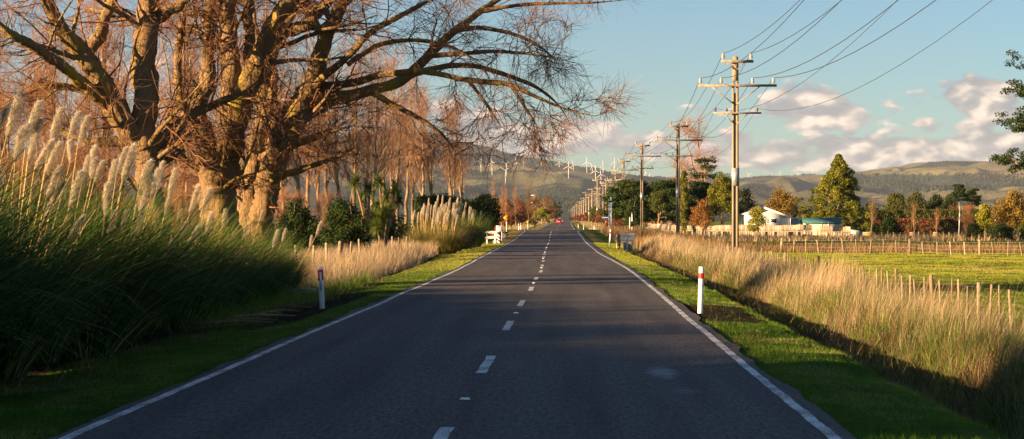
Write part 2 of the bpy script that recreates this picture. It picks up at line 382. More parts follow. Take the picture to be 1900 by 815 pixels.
line('edge_line',ysl,3.50-.25*sm(ysl,80,130)+.1*sm(ysl,180,220)+.9*sm(ysl,250,275),.115,21)
ysf=np.arange(330,1400,8.); line('edge_line',ysf,-3.3+ysf*0,.13,31); line('edge_line',ysf,3.3+ysf*0,.13,41)
for k in range(0,28):
    y0=5.3+10*k+.2; line('centre_dash',np.linspace(y0,y0+3.3,14),0*np.ones(14),.135,51+k)
for k in range(0,70):
    y0=332+10*k; line('centre_dash',np.linspace(y0,y0+3,4),0*np.ones(4),.13,151+k)
mstud=mat('stud_plastic',(.8,.8,.76),rough=.4)
for k in range(0,12):
    y=21.7+20.3*k
    o=MB().box((0,0,.01),(.12,.10,.02),taper=.7).build('road_stud',mstud,None,loc=(float(xc(y)),y,float(zr(y))+.004))
    tag(o,ordn(k)+' raised white road stud from the camera on the centre line','road stud','road studs on the centre line')
# ---------------------------------------------------------------- hills
def hills():
    AZ=np.concatenate([np.linspace(-1400,-200,40),np.linspace(-190,2090,500),np.linspace(2100,3600,40)])
    sk=[(-1400,340),(-400,300),(200,266),(600,250),(760,246),(800,247),(850,262),(900,273),(950,287),(1000,297),(1040,303),(1070,309),(1100,318),(1130,322),(1160,325),(1200,331),(1260,333),(1330,334),(1390,333),(1440,328),(1500,326),(1560,328),(1620,322),(1680,311),(1720,304),(1760,300),(1850,300),(1900,302),(2100,306),(2300,320),(3600,350)]
    sky_y=pch(AZ,[a for a,b in sk],[b for a,b in sk])
    r1=np.interp(AZ,[-1400,700,850,950,1050,1150,1300,1450,1600,1750,1900,3600],[370,352,345,352,350,357,368,362,366,350,352,380])
    r2=np.interp(AZ,[-1400,700,780,880,960,1010,1060,1110,1160,1300,1450,1600,1750,1900,3600],[352,333,322,314,312,318,324,330,345,352,345,338,326,324,350])
    DS=np.concatenate([np.linspace(4300,12000,230),np.linspace(12200,14500,10)])
    prof_y=np.zeros((len(DS),len(AZ)))
    for j in range(len(AZ)):
        prof_y[:,j]=np.interp(DS,[4300,5200,7200,7700,9600,10000,12000,14500],[412,402,r1[j],r1[j]-1,r2[j],r2[j]-.5,sky_y[j],sky_y[j]+60])
    tanx=(AZ-1060)/F; X=CAMX+DS[:,None]*tanx[None]; Y=np.repeat(DS[:,None],len(AZ),1)
    Z=CAMZ+(410-prof_y)/F*Y
    # spurs and gullies
    n=fbm(X/1500,Y/1500,4,33); rid=1-np.abs(2*fbm(X/900+n*1.0,Y/1700,4,41)-1)*2
    rid2=1-np.abs(2*vn(X/330+2*n,Y/700,77)-1)
    rid3=1-np.abs(2*vn(X/140+2*n,Y/300,79)-1)
    amp=sm(Y,4500,6500)*(1-.96*sm(Y,10300,11700))
    Z=Z+((n-.5)*90+(rid-.4)*66+(rid2-.5)*52+(rid3-.5)*22)*amp
    Z+=(fbm(X/400,Y/400,3,3)-.5)*12*sm(Y,11000,12000)
    V=np.stack([X,Y,Z],-1).reshape(-1,3); nu=len(AZ); i=np.arange(len(DS)-1)[:,None]*nu+np.arange(nu-1)[None]; Q=np.stack([i,i+1,i+nu+1,i+nu],-1).reshape(-1,4)
    # scrub cover, plus cloud shade of the back mountain put in as scrub colour
    pyv=410-(Z-CAMZ)/Y*F; pxv=np.repeat(AZ[None],len(DS),0)
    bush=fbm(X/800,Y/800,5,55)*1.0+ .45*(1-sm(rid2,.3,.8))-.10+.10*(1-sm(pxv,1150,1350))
    bush=bush+.75*sm(Y,9700,10500)*(1-sm(pxv,1250,1500))+.35*(1-sm(Y,6500,7600))*(1-sm(pxv,1150,1350))  # first term: back mountain's cloud shadow, painted as dark scrub
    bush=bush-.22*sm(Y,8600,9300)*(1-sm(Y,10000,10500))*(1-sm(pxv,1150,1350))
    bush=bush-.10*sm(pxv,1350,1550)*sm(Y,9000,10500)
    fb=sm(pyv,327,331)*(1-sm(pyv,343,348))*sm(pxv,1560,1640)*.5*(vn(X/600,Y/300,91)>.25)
    m=mat('hill_mat',(.1,.1,.05),rough=1,spec=.05); t=m.node_tree; T=NT(t); b=[q for q in t.nodes if q.type=='BSDF_PRINCIPLED'][0]
    geo=T.n('ShaderNodeNewGeometry'); pos=geo.outputs['Position']; at=T.n('ShaderNodeAttribute',attribute_name='bush')
    n1=T.noise(pos,.006,8,.65); n2=T.noise(pos,.03,5,.75); n3=T.noise(pos,.0015,4,.6)
    past=T.mix(T.rng(n3,.35,.65),(.15,.12,.06),(.09,.10,.045)); past=T.mix(T.m('MULTIPLY',T.rng(n1,.5,.75),.5),past,(.20,.145,.08))
    scr_shade=T.mix(T.rng(n2,.3,.7),(.012,.019,.014),(.036,.042,.027))
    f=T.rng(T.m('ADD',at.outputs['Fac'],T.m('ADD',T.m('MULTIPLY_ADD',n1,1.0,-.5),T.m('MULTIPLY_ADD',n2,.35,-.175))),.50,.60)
    T.l(T.mix(f,past,scr_shade),b.inputs['Base Color'])
    bn=T.n('ShaderNodeBump'); bn.inputs['Strength'].default_value=.7; bn.inputs['Distance'].default_value=14; T.l(n2,bn.inputs['Height']); T.l(bn.outputs[0],b.inputs['Normal'])
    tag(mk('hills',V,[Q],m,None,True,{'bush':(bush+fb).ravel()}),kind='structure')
    return AZ,DS,Z,(bush+fb)
HAZ,HDS,HZ,HB=hills()
def hill_z(px,D):
    j=np.interp(px,HAZ,np.arange(len(HAZ))); i=np.interp(D,HDS,np.arange(len(HDS))); j0=int(min(j,len(HAZ)-2)); i0=int(min(i,len(HDS)-2)); a=j-j0;b=i-i0
    return (HZ[i0,j0]*(1-a)+HZ[i0,j0+1]*a)*(1-b)+(HZ[i0+1,j0]*(1-a)+HZ[i0+1,j0+1]*a)*b
def hill_hit(px,py,d0=5000,d1=12000):
    j=int(round(np.interp(px,HAZ,np.arange(len(HAZ))))); e=410-(HZ[:,j]-CAMZ)/HDS*F
    k=np.where((e<=py)&(HDS>d0)&(HDS<d1))[0]
    return float(HDS[k[0]]) if len(k) else None
def forest():
    # conifer plantations and scrub trees on the far slopes, too many to count
    r=np.random.default_rng(5); N=150000
    px=r.uniform(620,1960,N); D=r.uniform(5200,12000,N)
    j=np.clip(np.round(np.interp(px,HAZ,np.arange(len(HAZ)))).astype(int),0,len(HAZ)-1); i=np.clip(np.round(np.interp(D,HDS,np.arange(len(HDS)))).astype(int),0,len(HDS)-1)
    z=HZ[i,j]; bb=HB[i,j]; py=410-(z-CAMZ)/D*F
    band=(px>1560)&(py>325)&(py<356)&(vn(px/60,py/9,8)>.38)
    rim=(px>1380)&(px<1690)&(D>11400)&(D<12000)&(vn(px/22,px*0,3)>.45)
    sc_=(bb>.66)&(r.random(N)<.35)  # scrub trees follow the mask, cloud-shaded back mountain included
    k=np.where(band|sc_|(rim&(r.random(N)<.5)))[0][:60000]
    X=CAMX+D[k]*(px[k]-1060)/F; h=np.where(band[k],r.uniform(10,17,len(k)),r.uniform(4,8,len(k))); h=np.where(rim[k],r.uniform(7,13,len(k)),h)
    w_=np.where(band[k],h*.26,h*.6); c=np.stack([X,D[k],z[k]-1],1)
    ang=np.arange(5)*2*np.pi/5
    ring=lambda rr,zz:c[:,None,:]+np.stack([np.cos(ang)[None]*rr[:,None],np.sin(ang)[None]*rr[:,None],np.repeat(zz[:,None],5,1)],-1)
    V=np.concatenate([ring(w_*.8,h*.05),ring(w_,h*.35),ring(w_*.15,h)],1); n=np.arange(len(k))[:,None,None]*15; l=np.arange(2)[None,:,None]*5; q=np.arange(5)[None,None]
    Q=np.stack([n+l+q,n+l+(q+1)%5,n+l+5+(q+1)%5,n+l+5+q],-1).reshape(-1,4)
    mm=mat('far_forest_mat',(.02,.03,.015),attr=[(.012,.022,.010),(.028,.036,.016),(.05,.045,.02)],rough=1,spec=0)
    tag(mk('far_forest',V.reshape(-1,3),[Q],mm,None,False,{'rnd':np.repeat(r.random(len(k)),15)}),'dark pine plantations and scrub covering the far hill slopes','forest',kind='stuff')
forest()
# ---------------------------------------------------------------- wind turbines
mturb=mat('turbine_paint',(.55,.55,.54),rough=.5)
def turbine():
    r=thing('wind_turbine','x','wind turbine')
    MB().tube([(0,0,0),(0,0,35),(0,0,69)],[2.3,1.9,1.5],12).build('tower',mturb,r,True)
    MB().box((0,1.5,70.2),(3.2,9,3.4),bev=.5).build('nacelle',mturb,r)
    MB().tube([(0,-2.9,70.2),(0,-4.2,70.2),(0,-5.2,70.2)],[1.5,1.3,.3],10).build('hub',mturb,r,True)
    for k in range(3):
        a=R(120*k+r_phase); mb=MB(); c,s=math.cos(a),math.sin(a)
        L=36; sec=[(1.0,1.4,1.0),(6,2.4,.8),(14,2.0,.5),(26,1.4,.35),(36,.6,.2)]
        V=[]
        for (d,ch,th) in sec:
            for (x,y) in ((-ch,-.3*th),(0,-th),(ch*.9,0),(0,th)):
                V.append((x*c+d*s,-3.6+y,70.2+d*c-x*s))
        Q=[(l*4+i,l*4+(i+1)%4,l*4+4+(i+1)%4,l*4+4+i) for l in range(4) for i in range(4)]
        mb.raw(V,[Q,[(3,2,1,0)],[(16,17,18,19)]]).build('blade',mturb,r)
    return r
TURB=[]
TL=[(712,335,315,10,35),(733,335,317,10,10),(892.5,319,295.5,12,0),(913,326,301,11,-12),(938,341.5,316,12,60),(939.5,330,304,10,60),(958,309,302,10,-8),(972,309,302,6,-30),(1004,311,305,10,12),(1037.6,311,302.5,9.5,0),(1055,333,309,12,5),(1064,318,306,9,-20),(1089,321,301,10.5,0),(1099,321,308.5,9,-30),(1105,340,317,12,0),(1115,344,324,12,-8),(1119,322,306,10,-10),(1140,322,301,11,0),(1197,334,317,9,40),(1204,338,326,9,10),(1250,336,327,9,40),(1388,330,324,7,75),(1399,331,328,4,50),(1446,327,320,5,90),(1479,328,323,6,70),(1505,326,320,4,0)]
protos={}
for i,(px,by,hy,rp,ph) in enumerate(TL):
    D=hill_hit(px,by,6000,11900) or 11900
    if px>1180: D=11900
    z_h=CAMZ+(410-hy)/F*D; sc=.93*rp*D/F/36
    r_phase=ph
    q=turbine(); q['label']=('three-bladed white wind turbine, %s from the left along the far hills'%ordn(i)); q['group']='wind turbines on the far hills'
    zb=z_h-70.2*sc; gzh=float(hill_z(px,D))
    q.location=(CAMX+D*(px-1060)/F,D,zb if zb<=gzh else zb); q.scale=(sc,sc,sc)
    q.rotation_euler=(0,0,R(rng.uniform(-14,14)))
    if zb>gzh:  # keep the tower foot on the ground
        for kk in kids(q):
            if kk.name.startswith('tower'): kk.scale=(1,1,1+(zb-gzh+3)/(69*sc)); kk.location=(0,0,-(zb-gzh+3)/sc)
mst=mat('steel_grey',(.35,.35,.34),rough=.5,metal=.6)
def pylon(name,label,px,py,D,h,wd):
    r=thing(name,label,'pylon',(CAMX+D*(px-1060)/F,D,float(hill_z(px,D)) if D>4500 else gz(CAMX+D*(px-1060)/F,D)))
    mb=MB(); t=h*.02
    for sx in(-1,1):
        for sy in (-1,1): mb.tube([(sx*wd,sy*wd,0),(sx*wd*.35,sy*wd*.35,h*.7),(sx*wd*.2,sy*wd*.2,h)],t,4)
    for k in range(7):
        z0=h*k/7; z1=h*(k+1)/7; a=wd*(1-.8*k/7); c=wd*(1-.8*(k+1)/7)
        mb.tube([(-a,-a,z0),(c,-c,z1)],t*.7,4); mb.tube([(a,-a,z0),(-c,-c,z1)],t*.7,4)
    mb.build('lattice',mst,r)
    mb=MB()
    for zz in (.7,.83,.95): mb.box((0,0,h*zz),(wd*3.4,t*1.5,t*1.5))
    mb.build('crossarm',mst,r)
pylon('transmission_pylon','grey lattice pylon standing among the bare trees left of the road',992,372,900,13,1.0)
pylon('radio_mast','left lattice mast on the right-hand hill skyline',1868,300,11900,38,3)
pylon('radio_mast','right lattice mast on the right-hand hill skyline',1880,300,11900,42,3)
# far road-side farmland lines seen beyond the trees: transmission wires
# ---------------------------------------------------------------- vegetation generators
def nrm(a): return a/(np.linalg.norm(a,axis=-1,keepdims=True)+1e-9)
def resample(pts,K):
    pts=np.asarray(pts,float); d=np.concatenate([[0],np.cumsum(np.linalg.norm(np.diff(pts,axis=0),axis=1))]); t=np.linspace(0,d[-1],K)
    return np.stack([pch(t,d,pts[:,i]) for i in range(pts.shape[1])],1)
def grow(PP,RR,n,L,K,r,tmin=.2,tmax=1.0,ang=(30,70),curl=.25,up=0.0,rr=.5,tip=.25,rmin=.004,rmax=9,Lmode='abs',bias=None,cl=1.0):
    """children of N parent polylines; L=(lo,hi) metres or ratio of the parent's length"""
    N,Kp,_=PP.shape
    idx=np.repeat(np.arange(N),n); M=len(idx)
    t=tmin+(tmax-tmin)*r.random(M)**cl
    f=t*(Kp-1); k=np.minimum(f.astype(int),Kp-2); a=(f-k)[:,None]
    p=PP[idx,k]*(1-a)+PP[idx,k+1]*a; pd=nrm(PP[idx,k+1]-PP[idx,k]); pr=RR[idx,k]*(1-a[:,0])+RR[idx,k+1]*a[:,0]
    q=nrm(np.cross(pd,nrm(r.normal(size=(M,3))))); th=np.radians(r.uniform(ang[0],ang[1],M))[:,None]
    d=nrm(pd*np.cos(th)+q*np.sin(th))
    if bias is not None: d=nrm(d+np.array(bias))
    ln=r.uniform(L[0],L[1],M)
    if Lmode=='rad': ln=ln*np.clip(.3+pr/.16*.7,.3,1.0)
    if Lmode=='rel': ln=ln*np.linalg.norm(np.diff(PP,axis=1),axis=2).sum(1)[idx]*(1.15-.6*t)
    r0=np.clip(pr*rr*r.uniform(.7,1.1,M),rmin,rmax)
    out=np.empty((M,K,3)); out[:,0]=p; st=(ln/(K-1))[:,None]
    w=nrm(r.normal(size=(M,3)))
    for i in range(1,K):
        upi=up if not isinstance(up,tuple) else up[0]+(up[1]-up[0])*(i-1)/(K-2)
        d=nrm(d+curl*(.6*r.normal(size=(M,3))+.4*w)*.6+np.array([0,0,upi]))
        out[:,i]=out[:,i-1]+d*st
    rad=r0[:,None]*np.linspace(1,tip,K)[None]; rad=np.maximum(rad,rmin*.6)
    return out,rad
def blades(p,L,wd,th0,bend,az,segs,r,tipw=.05,prof=None,twist=0.0):
    """grass-like strips. th0 start elevation (rad), bend total droop (rad)"""
    N=len(p); s=np.linspace(0,1,segs+1)
    th=th0[:,None]-bend[:,None]*(s[None]**1.3); mid=(th[:,1:]+th[:,:-1])/2
    ds=(L/segs)[:,None]; h=np.concatenate([np.zeros((N,1)),np.cumsum(np.cos(mid)*ds,1)],1); z=np.concatenate([np.zeros((N,1)),np.cumsum(np.sin(mid)*ds,1)],1)
    c,sn=np.cos(az),np.sin(az)
    C=p[:,None,:]+np.stack([h*c[:,None],h*sn[:,None],z],-1)
    wa=az+np.pi/2+r.uniform(-.9,.9,N); wv=np.stack([np.cos(wa),np.sin(wa),np.zeros(N)],1)[:,None,:]
    pr=(1-s**1.5*(1-tipw)) if prof is None else prof(s)
    W=wv*(wd[:,None]*pr[None]*.5)[:,:,None]
    V=np.stack([C-W,C+W],2).reshape(-1,3); n=np.arange(N)[:,None]*(segs+1)*2+np.arange(segs)[None]*2
    Q=np.stack([n,n+1,n+3,n+2],-1).reshape(-1,4); return V,Q,(segs+1)*2
def leaves(C,n,rad,size,r,outw=None,flat=1.0,asp=.6,droop=0.0):
    """C (M,3) clump centres with n leaves each inside ellipsoid rad; rhombus leaves"""
    M=len(C); T=M*n; idx=np.repeat(np.arange(M),n)
    o=nrm(r.normal(size=(T,3)))*(r.random(T)[:,None]**.45)*np.asarray(rad)[idx][:,None] if np.ndim(rad) else nrm(r.normal(size=(T,3)))*(r.random(T)[:,None]**.45)*rad
    o[:,2]*=flat
    p=C[idx]+o
    nn=nrm(nrm(o)*.7+r.normal(size=(T,3))*.6+np.array([0,0,.35]))
    a=nrm(np.cross(nn,r.normal(size=(T,3)))); 
    if droop: a=nrm(a+np.array([0,0,-droop])); 
    b=np.cross(nn,a); s=(size*r.uniform(.6,1.3,T))[:,None]
    V=np.stack([p-a*s,p+b*s*asp,p+a*s,p-b*s*asp],1).reshape(-1,3)
    Q=np.arange(T*4).reshape(T,4)
    cl=r.random(M)[idx]*.55+r.random(T)*.45
    return V,[Q],np.repeat(cl,4)
mbark=mat('willow_bark',(.22,.145,.075),c2=(.34,.25,.04),scale=.9,bump=4,bscale=6,stretch=(1,1,.16),rough=.95,spec=.1,detail=7,lo=.52,hi=.66)
mtwig=mat('willow_twig',(.22,.10,.045),attr=[(.13,.065,.035),(.23,.105,.048),(.36,.18,.08)],rough=.7,spec=.2)
mpbark=mat('poplar_bark',(.30,.21,.13),c2=(.17,.12,.08),scale=2,bump=.5,stretch=(1,1,.4),rough=.95,spec=.1)
mptwig=mat('poplar_twig',(.3,.15,.08),attr=[(.20,.10,.055),(.28,.14,.075),(.36,.20,.11)],rough=.8,spec=.1)
def fol(name,cols,trans=.3): return mat(name,cols[0],attr=cols,rough=.7,spec=.15,trans=trans)
mf_dark=fol('dark_evergreen_leaf',[(.010,.022,.007),(.022,.04,.010),(.05,.07,.014)])
mf_mac=fol('macrocarpa_leaf',[(.008,.022,.006),(.020,.045,.009),(.075,.085,.014)])
mf_gold=fol('golden_conifer_leaf',[(.035,.06,.008),(.12,.13,.014),(.30,.26,.03)])
mf_olive=fol('olive_leaf',[(.03,.045,.012),(.07,.085,.02),(.13,.12,.03)])
mf_aut=fol('autumn_leaf',[(.12,.05,.015),(.22,.10,.025),(.30,.16,.04)])
mf_willow=fol('yellow_willow_leaf',[(.10,.065,.015),(.20,.13,.025),(.28,.19,.04)])
mf_red=fol('russet_leaf',[(.08,.03,.02),(.17,.06,.03),(.24,.11,.05)])
mf_yel=fol('yellow_green_leaf',[(.10,.12,.012),(.22,.22,.02),(.32,.28,.03)])
# ---------------------------------------------------------------- big willows
def skel(lines,Y,base):
    out=[];rad=[]
    for li,ln in enumerate(lines):
        pts=[];rr=[]
        n=len(ln)
        for i,q in enumerate(ln):
            y=Y+(q[3] if len(q)>3 else 0)
            pts.append(P(q[0],q[1],y)); rr.append(q[2]*y/F*.88)
        a=resample(np.column_stack([np.array(pts),rr]),14)
        a[-3:,3]*=np.array([.75,.5,.22] if li else [1,1,.9]); out.append(a[:,:3]);rad.append(a[:,3])
    return np.array(out),np.array(rad)
def willow(label,Y,bpx,lines,seed,nb=(6,7,8),tw=1.0,hang=0):
    r=np.random.default_rng(seed); bx=PX(bpx,Y); base=np.array([bx,Y,gz(bx,Y)])
    t=thing('willow_tree',label,'tree',base)
    PP,RR=skel(lines,Y,base); PP=PP-base
    jit=(r.normal(size=PP.shape)*RR[:,:,None]*.12); jit[:,0]=0; PPm=PP+jit
    K2=64; A=np.array([resample(np.column_stack([p,q]),K2) for p,q in zip(PPm,RR)])
    RRm=A[:,:,3]*(1+.10*r.normal(size=(len(A),K2))*.5)
    V,Q=tubes(A[:,:,:3],RRm,20)
    # lumpy bark: radial ridges
    V=V.reshape(len(A),K2,20,3); C=A[:,:,None,:3]; th=np.arange(20)[None,None,:]; kk=np.arange(K2)[None,:,None]
    rid=1+.10*(vn(th*.9+0*kk,kk*.30+np.arange(len(A))[:,None,None]*31,seed)-.5)*2+.09*(vn(th*1.9,kk*.22,seed+5)-.5)*2+.04*(r.random(V.shape[:3])-.5)
    rid[:,:, -1]=rid[:,:,-1]
    V=C+(V-C)*rid[...,None]
    b1=grow(PP,RR,nb[0],(1.6,4.2),10,r,tmin=.42,ang=(30,75),curl=.35,up=.03,rr=.30,tip=.14,rmin=.014,rmax=.09,Lmode='rad')
    b2=grow(*b1,nb[1],(.35,.75),8,r,Lmode='rel',tmin=.15,ang=(25,65),curl=.36,up=.0,rr=.5,tip=.35,rmin=.011)
    b2b=grow(PP,RR,max(2,nb[1]//3)+hang,(.8,2.2),8,r,Lmode='rad',tmin=.25,ang=(40,90),curl=.4,up=-.03,rr=.15,tip=.35,rmin=.010,rmax=.035)
    v1,q1=tubes(*b1,8); n0=V.reshape(-1,3).shape[0]
    mk('trunk',np.concatenate([V.reshape(-1,3),v1]),[Q,q1+n0],mbark,t,True)
    v2,q2=tubes(*b2,4); v2b,q2b=tubes(*b2b,4)
    b3=grow(*b2,int(nb[2]*tw),(.35,1.05),7,r,tmin=.1,ang=(20,60),curl=.30,up=(-.22,.22),rr=.6,tip=.5,rmin=.0055,rmax=.009)
    b3b=grow(*b2b,int(nb[2]*tw),(.35,1.1),7,r,tmin=.1,ang=(20,60),curl=.30,up=(-.25,.18),rr=.6,tip=.5,rmin=.0055,rmax=.009)
    Vs=[v2,v2b];Qs=[q2,q2b];As=[np.full(len(v2),.15),np.full(len(v2b),.35)]
    for b in (b3,b3b):
        v,q=tubes(*b,3); Vs.append(v);Qs.append(q);As.append(np.repeat(r.random(len(b[0])),b[0].shape[1]*3))
    o=0;QQ=[]
    for v,q in zip(Vs,Qs): QQ.append(q+o); o+=len(v)
    mk('crown',np.concatenate(Vs),[np.concatenate(QQ)],mtwig,t,False,{'rnd':np.concatenate(As)})
    return t
willow('left-hand old willow with its dark trunk forking behind the pampas plumes',56,278,[
 [(286,470,34),(282,380,27),(276,310,28),(262,262,30)],
 [(262,268,24),(225,225,25,-.3),(192,165,23,-.6),(155,100,19,-1),(110,50,16,-1.5),(75,-30,12,-2),(40,-110,8,-3)],
 [(270,272,26),(268,205,26),(268,120,27,.3),(272,60,25,.4),(280,0,22,.6),(300,-90,17,1),(330,-200,10,1)],
 [(284,268,18,.2),(322,243,13,.6),(350,215,12,1),(385,200,9,1.2),(430,182,7,1.5),(480,160,5,2)],
 [(205,205,15,-.4),(160,160,13,-1.2),(115,122,12,-2),(70,92,11,-2.8),(25,66,10,-3.4),(-30,20,8,-4)],
 [(190,186,12,.4),(150,166,8,.6),(95,160,7,.4),(50,170,6,.2),(10,190,5,0)],
 [(236,260,12,.8),(200,262,9,1.2),(150,258,7,1.5),(90,230,5,2)],
 [(160,110,14,.5),(190,50,12,1),(210,-20,10,1.5),(220,-100,7,2)],
 [(282,40,14,.5),(330,10,11,.5),(380,-60,8,.2)],
],11,(8,8,10),1.0,7)
willow('broad middle willow trunk splitting into many upright limbs behind the plumes',60,412,[
 [(412,480,42),(408,400,40),(405,340,38),(400,290,40)],
 [(392,300,24),(378,250,22),(366,205,19,.5),(384,150,16,.6),(388,80,15,.5),(394,0,14,.5),(398,-90,11,.3)],
 [(414,300,24),(424,240,22,-.3),(428,170,19,-.5),(427,90,18,-.5),(424,0,17,-.3),(420,-100,12,0)],
 [(424,300,22),(438,225,24,-.8),(466,145,26,-1.2),(500,70,25,-1.5),(540,5,22,-2),(590,-80,15,-2.5)],
 [(462,150,12,-1),(462,60,12,.3),(460,0,11,.5),(455,-90,8,1)],
 [(508,60,16,-1.6),(560,50,13,-2),(590,22,12,-2),(640,-30,9,-2)],
 [(380,250,14,.2),(345,205,11,-.5),(330,150,9,-1),(335,60,8,-1),(350,-30,6,-1)],
],23,(7,7,9),1.0,2)
willow('slender willow trunk rising just right of the broad middle one',66,466,[
 [(462,480,20),(462,400,19),(468,330,18),(474,280,17)],
 [(474,285,17),(486,215,15,.5),(492,150,12,.5),(512,80,11,.5),(535,10,10,.5),(560,-80,8,.5)],
 [(480,250,10,0),(500,190,9,.2),(510,140,8,.5),(480,80,7,1),(470,0,6,1.2)],
 [(472,300,8),(520,270,7,-.6),(560,240,6,-1)],
],31,(6,7,8))
willow('leaning willow with a long bough reaching out over the road',62,486,[
 [(480,490,33),(484,430,28),(492,370,26),(516,285,27),(548,215,28),(575,170,25)],
 [(572,175,20),(590,120,18,-.3),(604,70,16,-.5),(622,30,15,-.8),(650,-30,12,-1),(690,-110,8,-1)],
 [(572,180,20),(625,181,15,.3),(680,170,12,.5),(745,150,11,.8),(793,104,10,1),(842,58,8,1.2),(890,22,6.5,1.5),(950,-20,5,2),(1020,-60,3,2)],
 [(596,160,9,.2),(655,152,8,-.5),(720,138,7,-1),(790,134,6,-1.4),(870,150,5.5,-1.8),(948,158,5,-2),(1000,182,4,-2),(1060,206,3.2,-2),(1108,216,2,-2)],
 [(745,150,8,.8),(800,128,6.5,1),(870,122,5.5,1.5),(940,140,4.5,2),(1000,165,3.5,2.5),(1040,200,2.5,3),(1060,235,1.6,3)],
 [(842,58,6,1.2),(890,52,5,1),(940,60,4,1),(1000,85,3,1),(1040,120,2,1)],
 [(890,22,5,1.5),(960,10,4,1.6),(1030,6,3,1.8),(1100,5,2.2,2),(1165,0,1.4,2)],
 [(580,160,9,-.2),(640,110,7,-1.2),(690,60,6,-2),(760,20,5,-2.5),(840,-20,4,-3)],
 [(793,104,6,1),(850,100,5,0),(910,96,4,-.8),(980,100,3,-1.5),(1040,110,1.8,-2)],
 [(680,165,7,.5),(720,190,6,.8),(770,215,4.5,1),(830,260,3,1.2),(850,290,1.6,1.2)],
 [(870,150,4,-1.8),(900,190,3.2,-2),(930,235,2,-2)],
 [(948,158,4,-2),(975,200,3,-2),(1000,240,1.8,-2)],
 [(524,275,12,-.5),(560,262,9,-1.2),(600,248,6,-1.8),(650,235,4,-2.4)],
 [(505,330,10,-.4),(550,318,7,-1.2),(600,300,5,-1.8),(640,290,3,-2)],
 [(604,72,9,-.5),(570,20,8,0),(560,-50,6,0)],
 [(645,120,6,.3),(700,85,5,.6),(760,75,4.4,.6),(830,85,3.4,.4),(900,120,2,.2)],
],47,(7,7,8),1.0)
# ---------------------------------------------------------------- bare trees in rows
def bare_proto(seed,H,lean=.0,spread=(20,40),r0=.16,tw=6,n1=26,twl=(.5,1.3),multi=1,tmin=.25,name='bare_tree'):
    r=np.random.default_rng(seed); t=thing(name,'x','tree')
    PP=[];RR=[]
    for k in range(multi):
        a=r.uniform(0,6.28); z=np.linspace(0,1,14); off=np.cumsum(r.normal(size=(14,2))*.05*H/12,axis=0)
        sp=(.12*H*z**1.2 if multi>1 else .03*H*z)[:,None]*np.array([np.cos(a),np.sin(a)])
        PP.append(np.column_stack([off+sp,z*H*r.uniform(.85,1)])); RR.append(r0*(1-.88*z)/(1 if multi==1 else 1.4))
    PP=np.array(PP);RR=np.array(RR)
    b1=grow(PP,RR,n1,(.16,.34),9,r,tmin=tmin,ang=spread,curl=.18,up=.09,rr=.45,tip=.3,rmin=.014,Lmode='rel',cl=.9)
    b2=grow(*b1,8,(.25,.55),7,r,tmin=.12,ang=(20,55),curl=.25,up=.05,rr=.5,tip=.4,rmin=.010,Lmode='rel')
    b3=grow(*b2,tw,twl,5,r,tmin=.1,ang=(20,50),curl=.25,up=.02,rr=.6,tip=.5,rmin=.008,rmax=.011)
    v,q=tubes(PP,RR,9); v1,q1=tubes(*b1,5)
    mk('trunk',np.concatenate([v,v1]),[q,q1+len(v)],mpbark,t,True)
    v2,q2=tubes(*b2,3); v3,q3=tubes(*b3,3)
    mk('crown',np.concatenate([v2,v3]),[q2,q3+len(v2)],mptwig,t,False,{'rnd':np.concatenate([np.full(len(v2),.2),np.repeat(r.random(len(b3[0])),15)])})
    return t
POP=[bare_proto(100+i,15,r0=.19,n1=30,tw=4) for i in range(3)]+[bare_proto(110,13,multi=3,r0=.2,n1=12,tw=5,tmin=.3)]
THK=[bare_proto(120+i,6.5,multi=5,r0=.09,n1=12,spread=(25,60),tw=6,tmin=.1,twl=(.4,1.0),name='bare_shrub') for i in range(2)]
def use(proto,flag,**k):
    """first use moves the prototype itself, later ones copy it"""
    if proto.name not in flag:
        flag.add(proto.name)
        for a,b in k.items():
            if a=='loc': proto.location=tuple(float(x) for x in b)
            elif a=='rz': proto.rotation_euler=(0,0,b)
            elif a=='sc': proto.scale=b if isinstance(b,tuple) else (b,b,b)
            elif a in('label','group'): proto[a]=b
        return proto
    return dup(proto,**k)
UF=set()
r_=np.random.default_rng(77)
row=[(505,112),(528,125),(552,118),(575,135),(596,128),(612,146),(628,138),(648,158),(661,150),(676,170),(690,160),(704,178),(719,186),(735,176),(752,196),(768,205),(788,192),(806,210),(838,222),(862,236)]
for i,(px,Y) in enumerate(row):
    H=(410-(95 if px<700 else np.interp(px,[700,780,862],[110,165,215])))*Y/F+2.2
    Y=165+(Y-112)*.7; H=(410-(95 if px<700 else np.interp(px,[700,780,862],[110,165,215])))*Y/F+2.2; x=PX(px,Y); use(POP[int(r_.integers(0,3)) if px<800 else 3],UF,loc=(x,Y,gz(x,Y)),rz=r_.uniform(0,6.28),sc=H*r_.uniform(.92,1.04)/(15 if px<800 else 12.5),label='bare slim poplar, %s from the left in the row beyond the willows'%ordn(i),group='row of bare poplars left of the road')
bk=[(-60,88),(-20,104),(25,92),(70,110),(115,98),(150,118),(185,96),(225,112),(262,104),(300,120),(335,100),(372,116),(410,108),(445,125),(482,104),(205,132),(95,128),(350,138),(530,140),(430,142)]
for i,(px,Y) in enumerate(sorted(bk)):
    Y=150+(Y-88)*1.4; x=PX(px,Y); use(POP[int(r_.integers(0,4))],UF,loc=(x,Y,gz(x,Y)),rz=r_.uniform(0,6.28),sc=r_.uniform(1.25,1.6),label='tall bare tree, %s from the left in the twiggy grove behind the willows'%ordn(i),group='bare grove behind the willows')
th=[(-30,82),(15,86),(55,80),(100,87),(140,82),(180,88),(215,82),(320,86),(345,80),(40,96),(120,100),(560,98),(525,92),(610,108),(720,150),(370,96)]
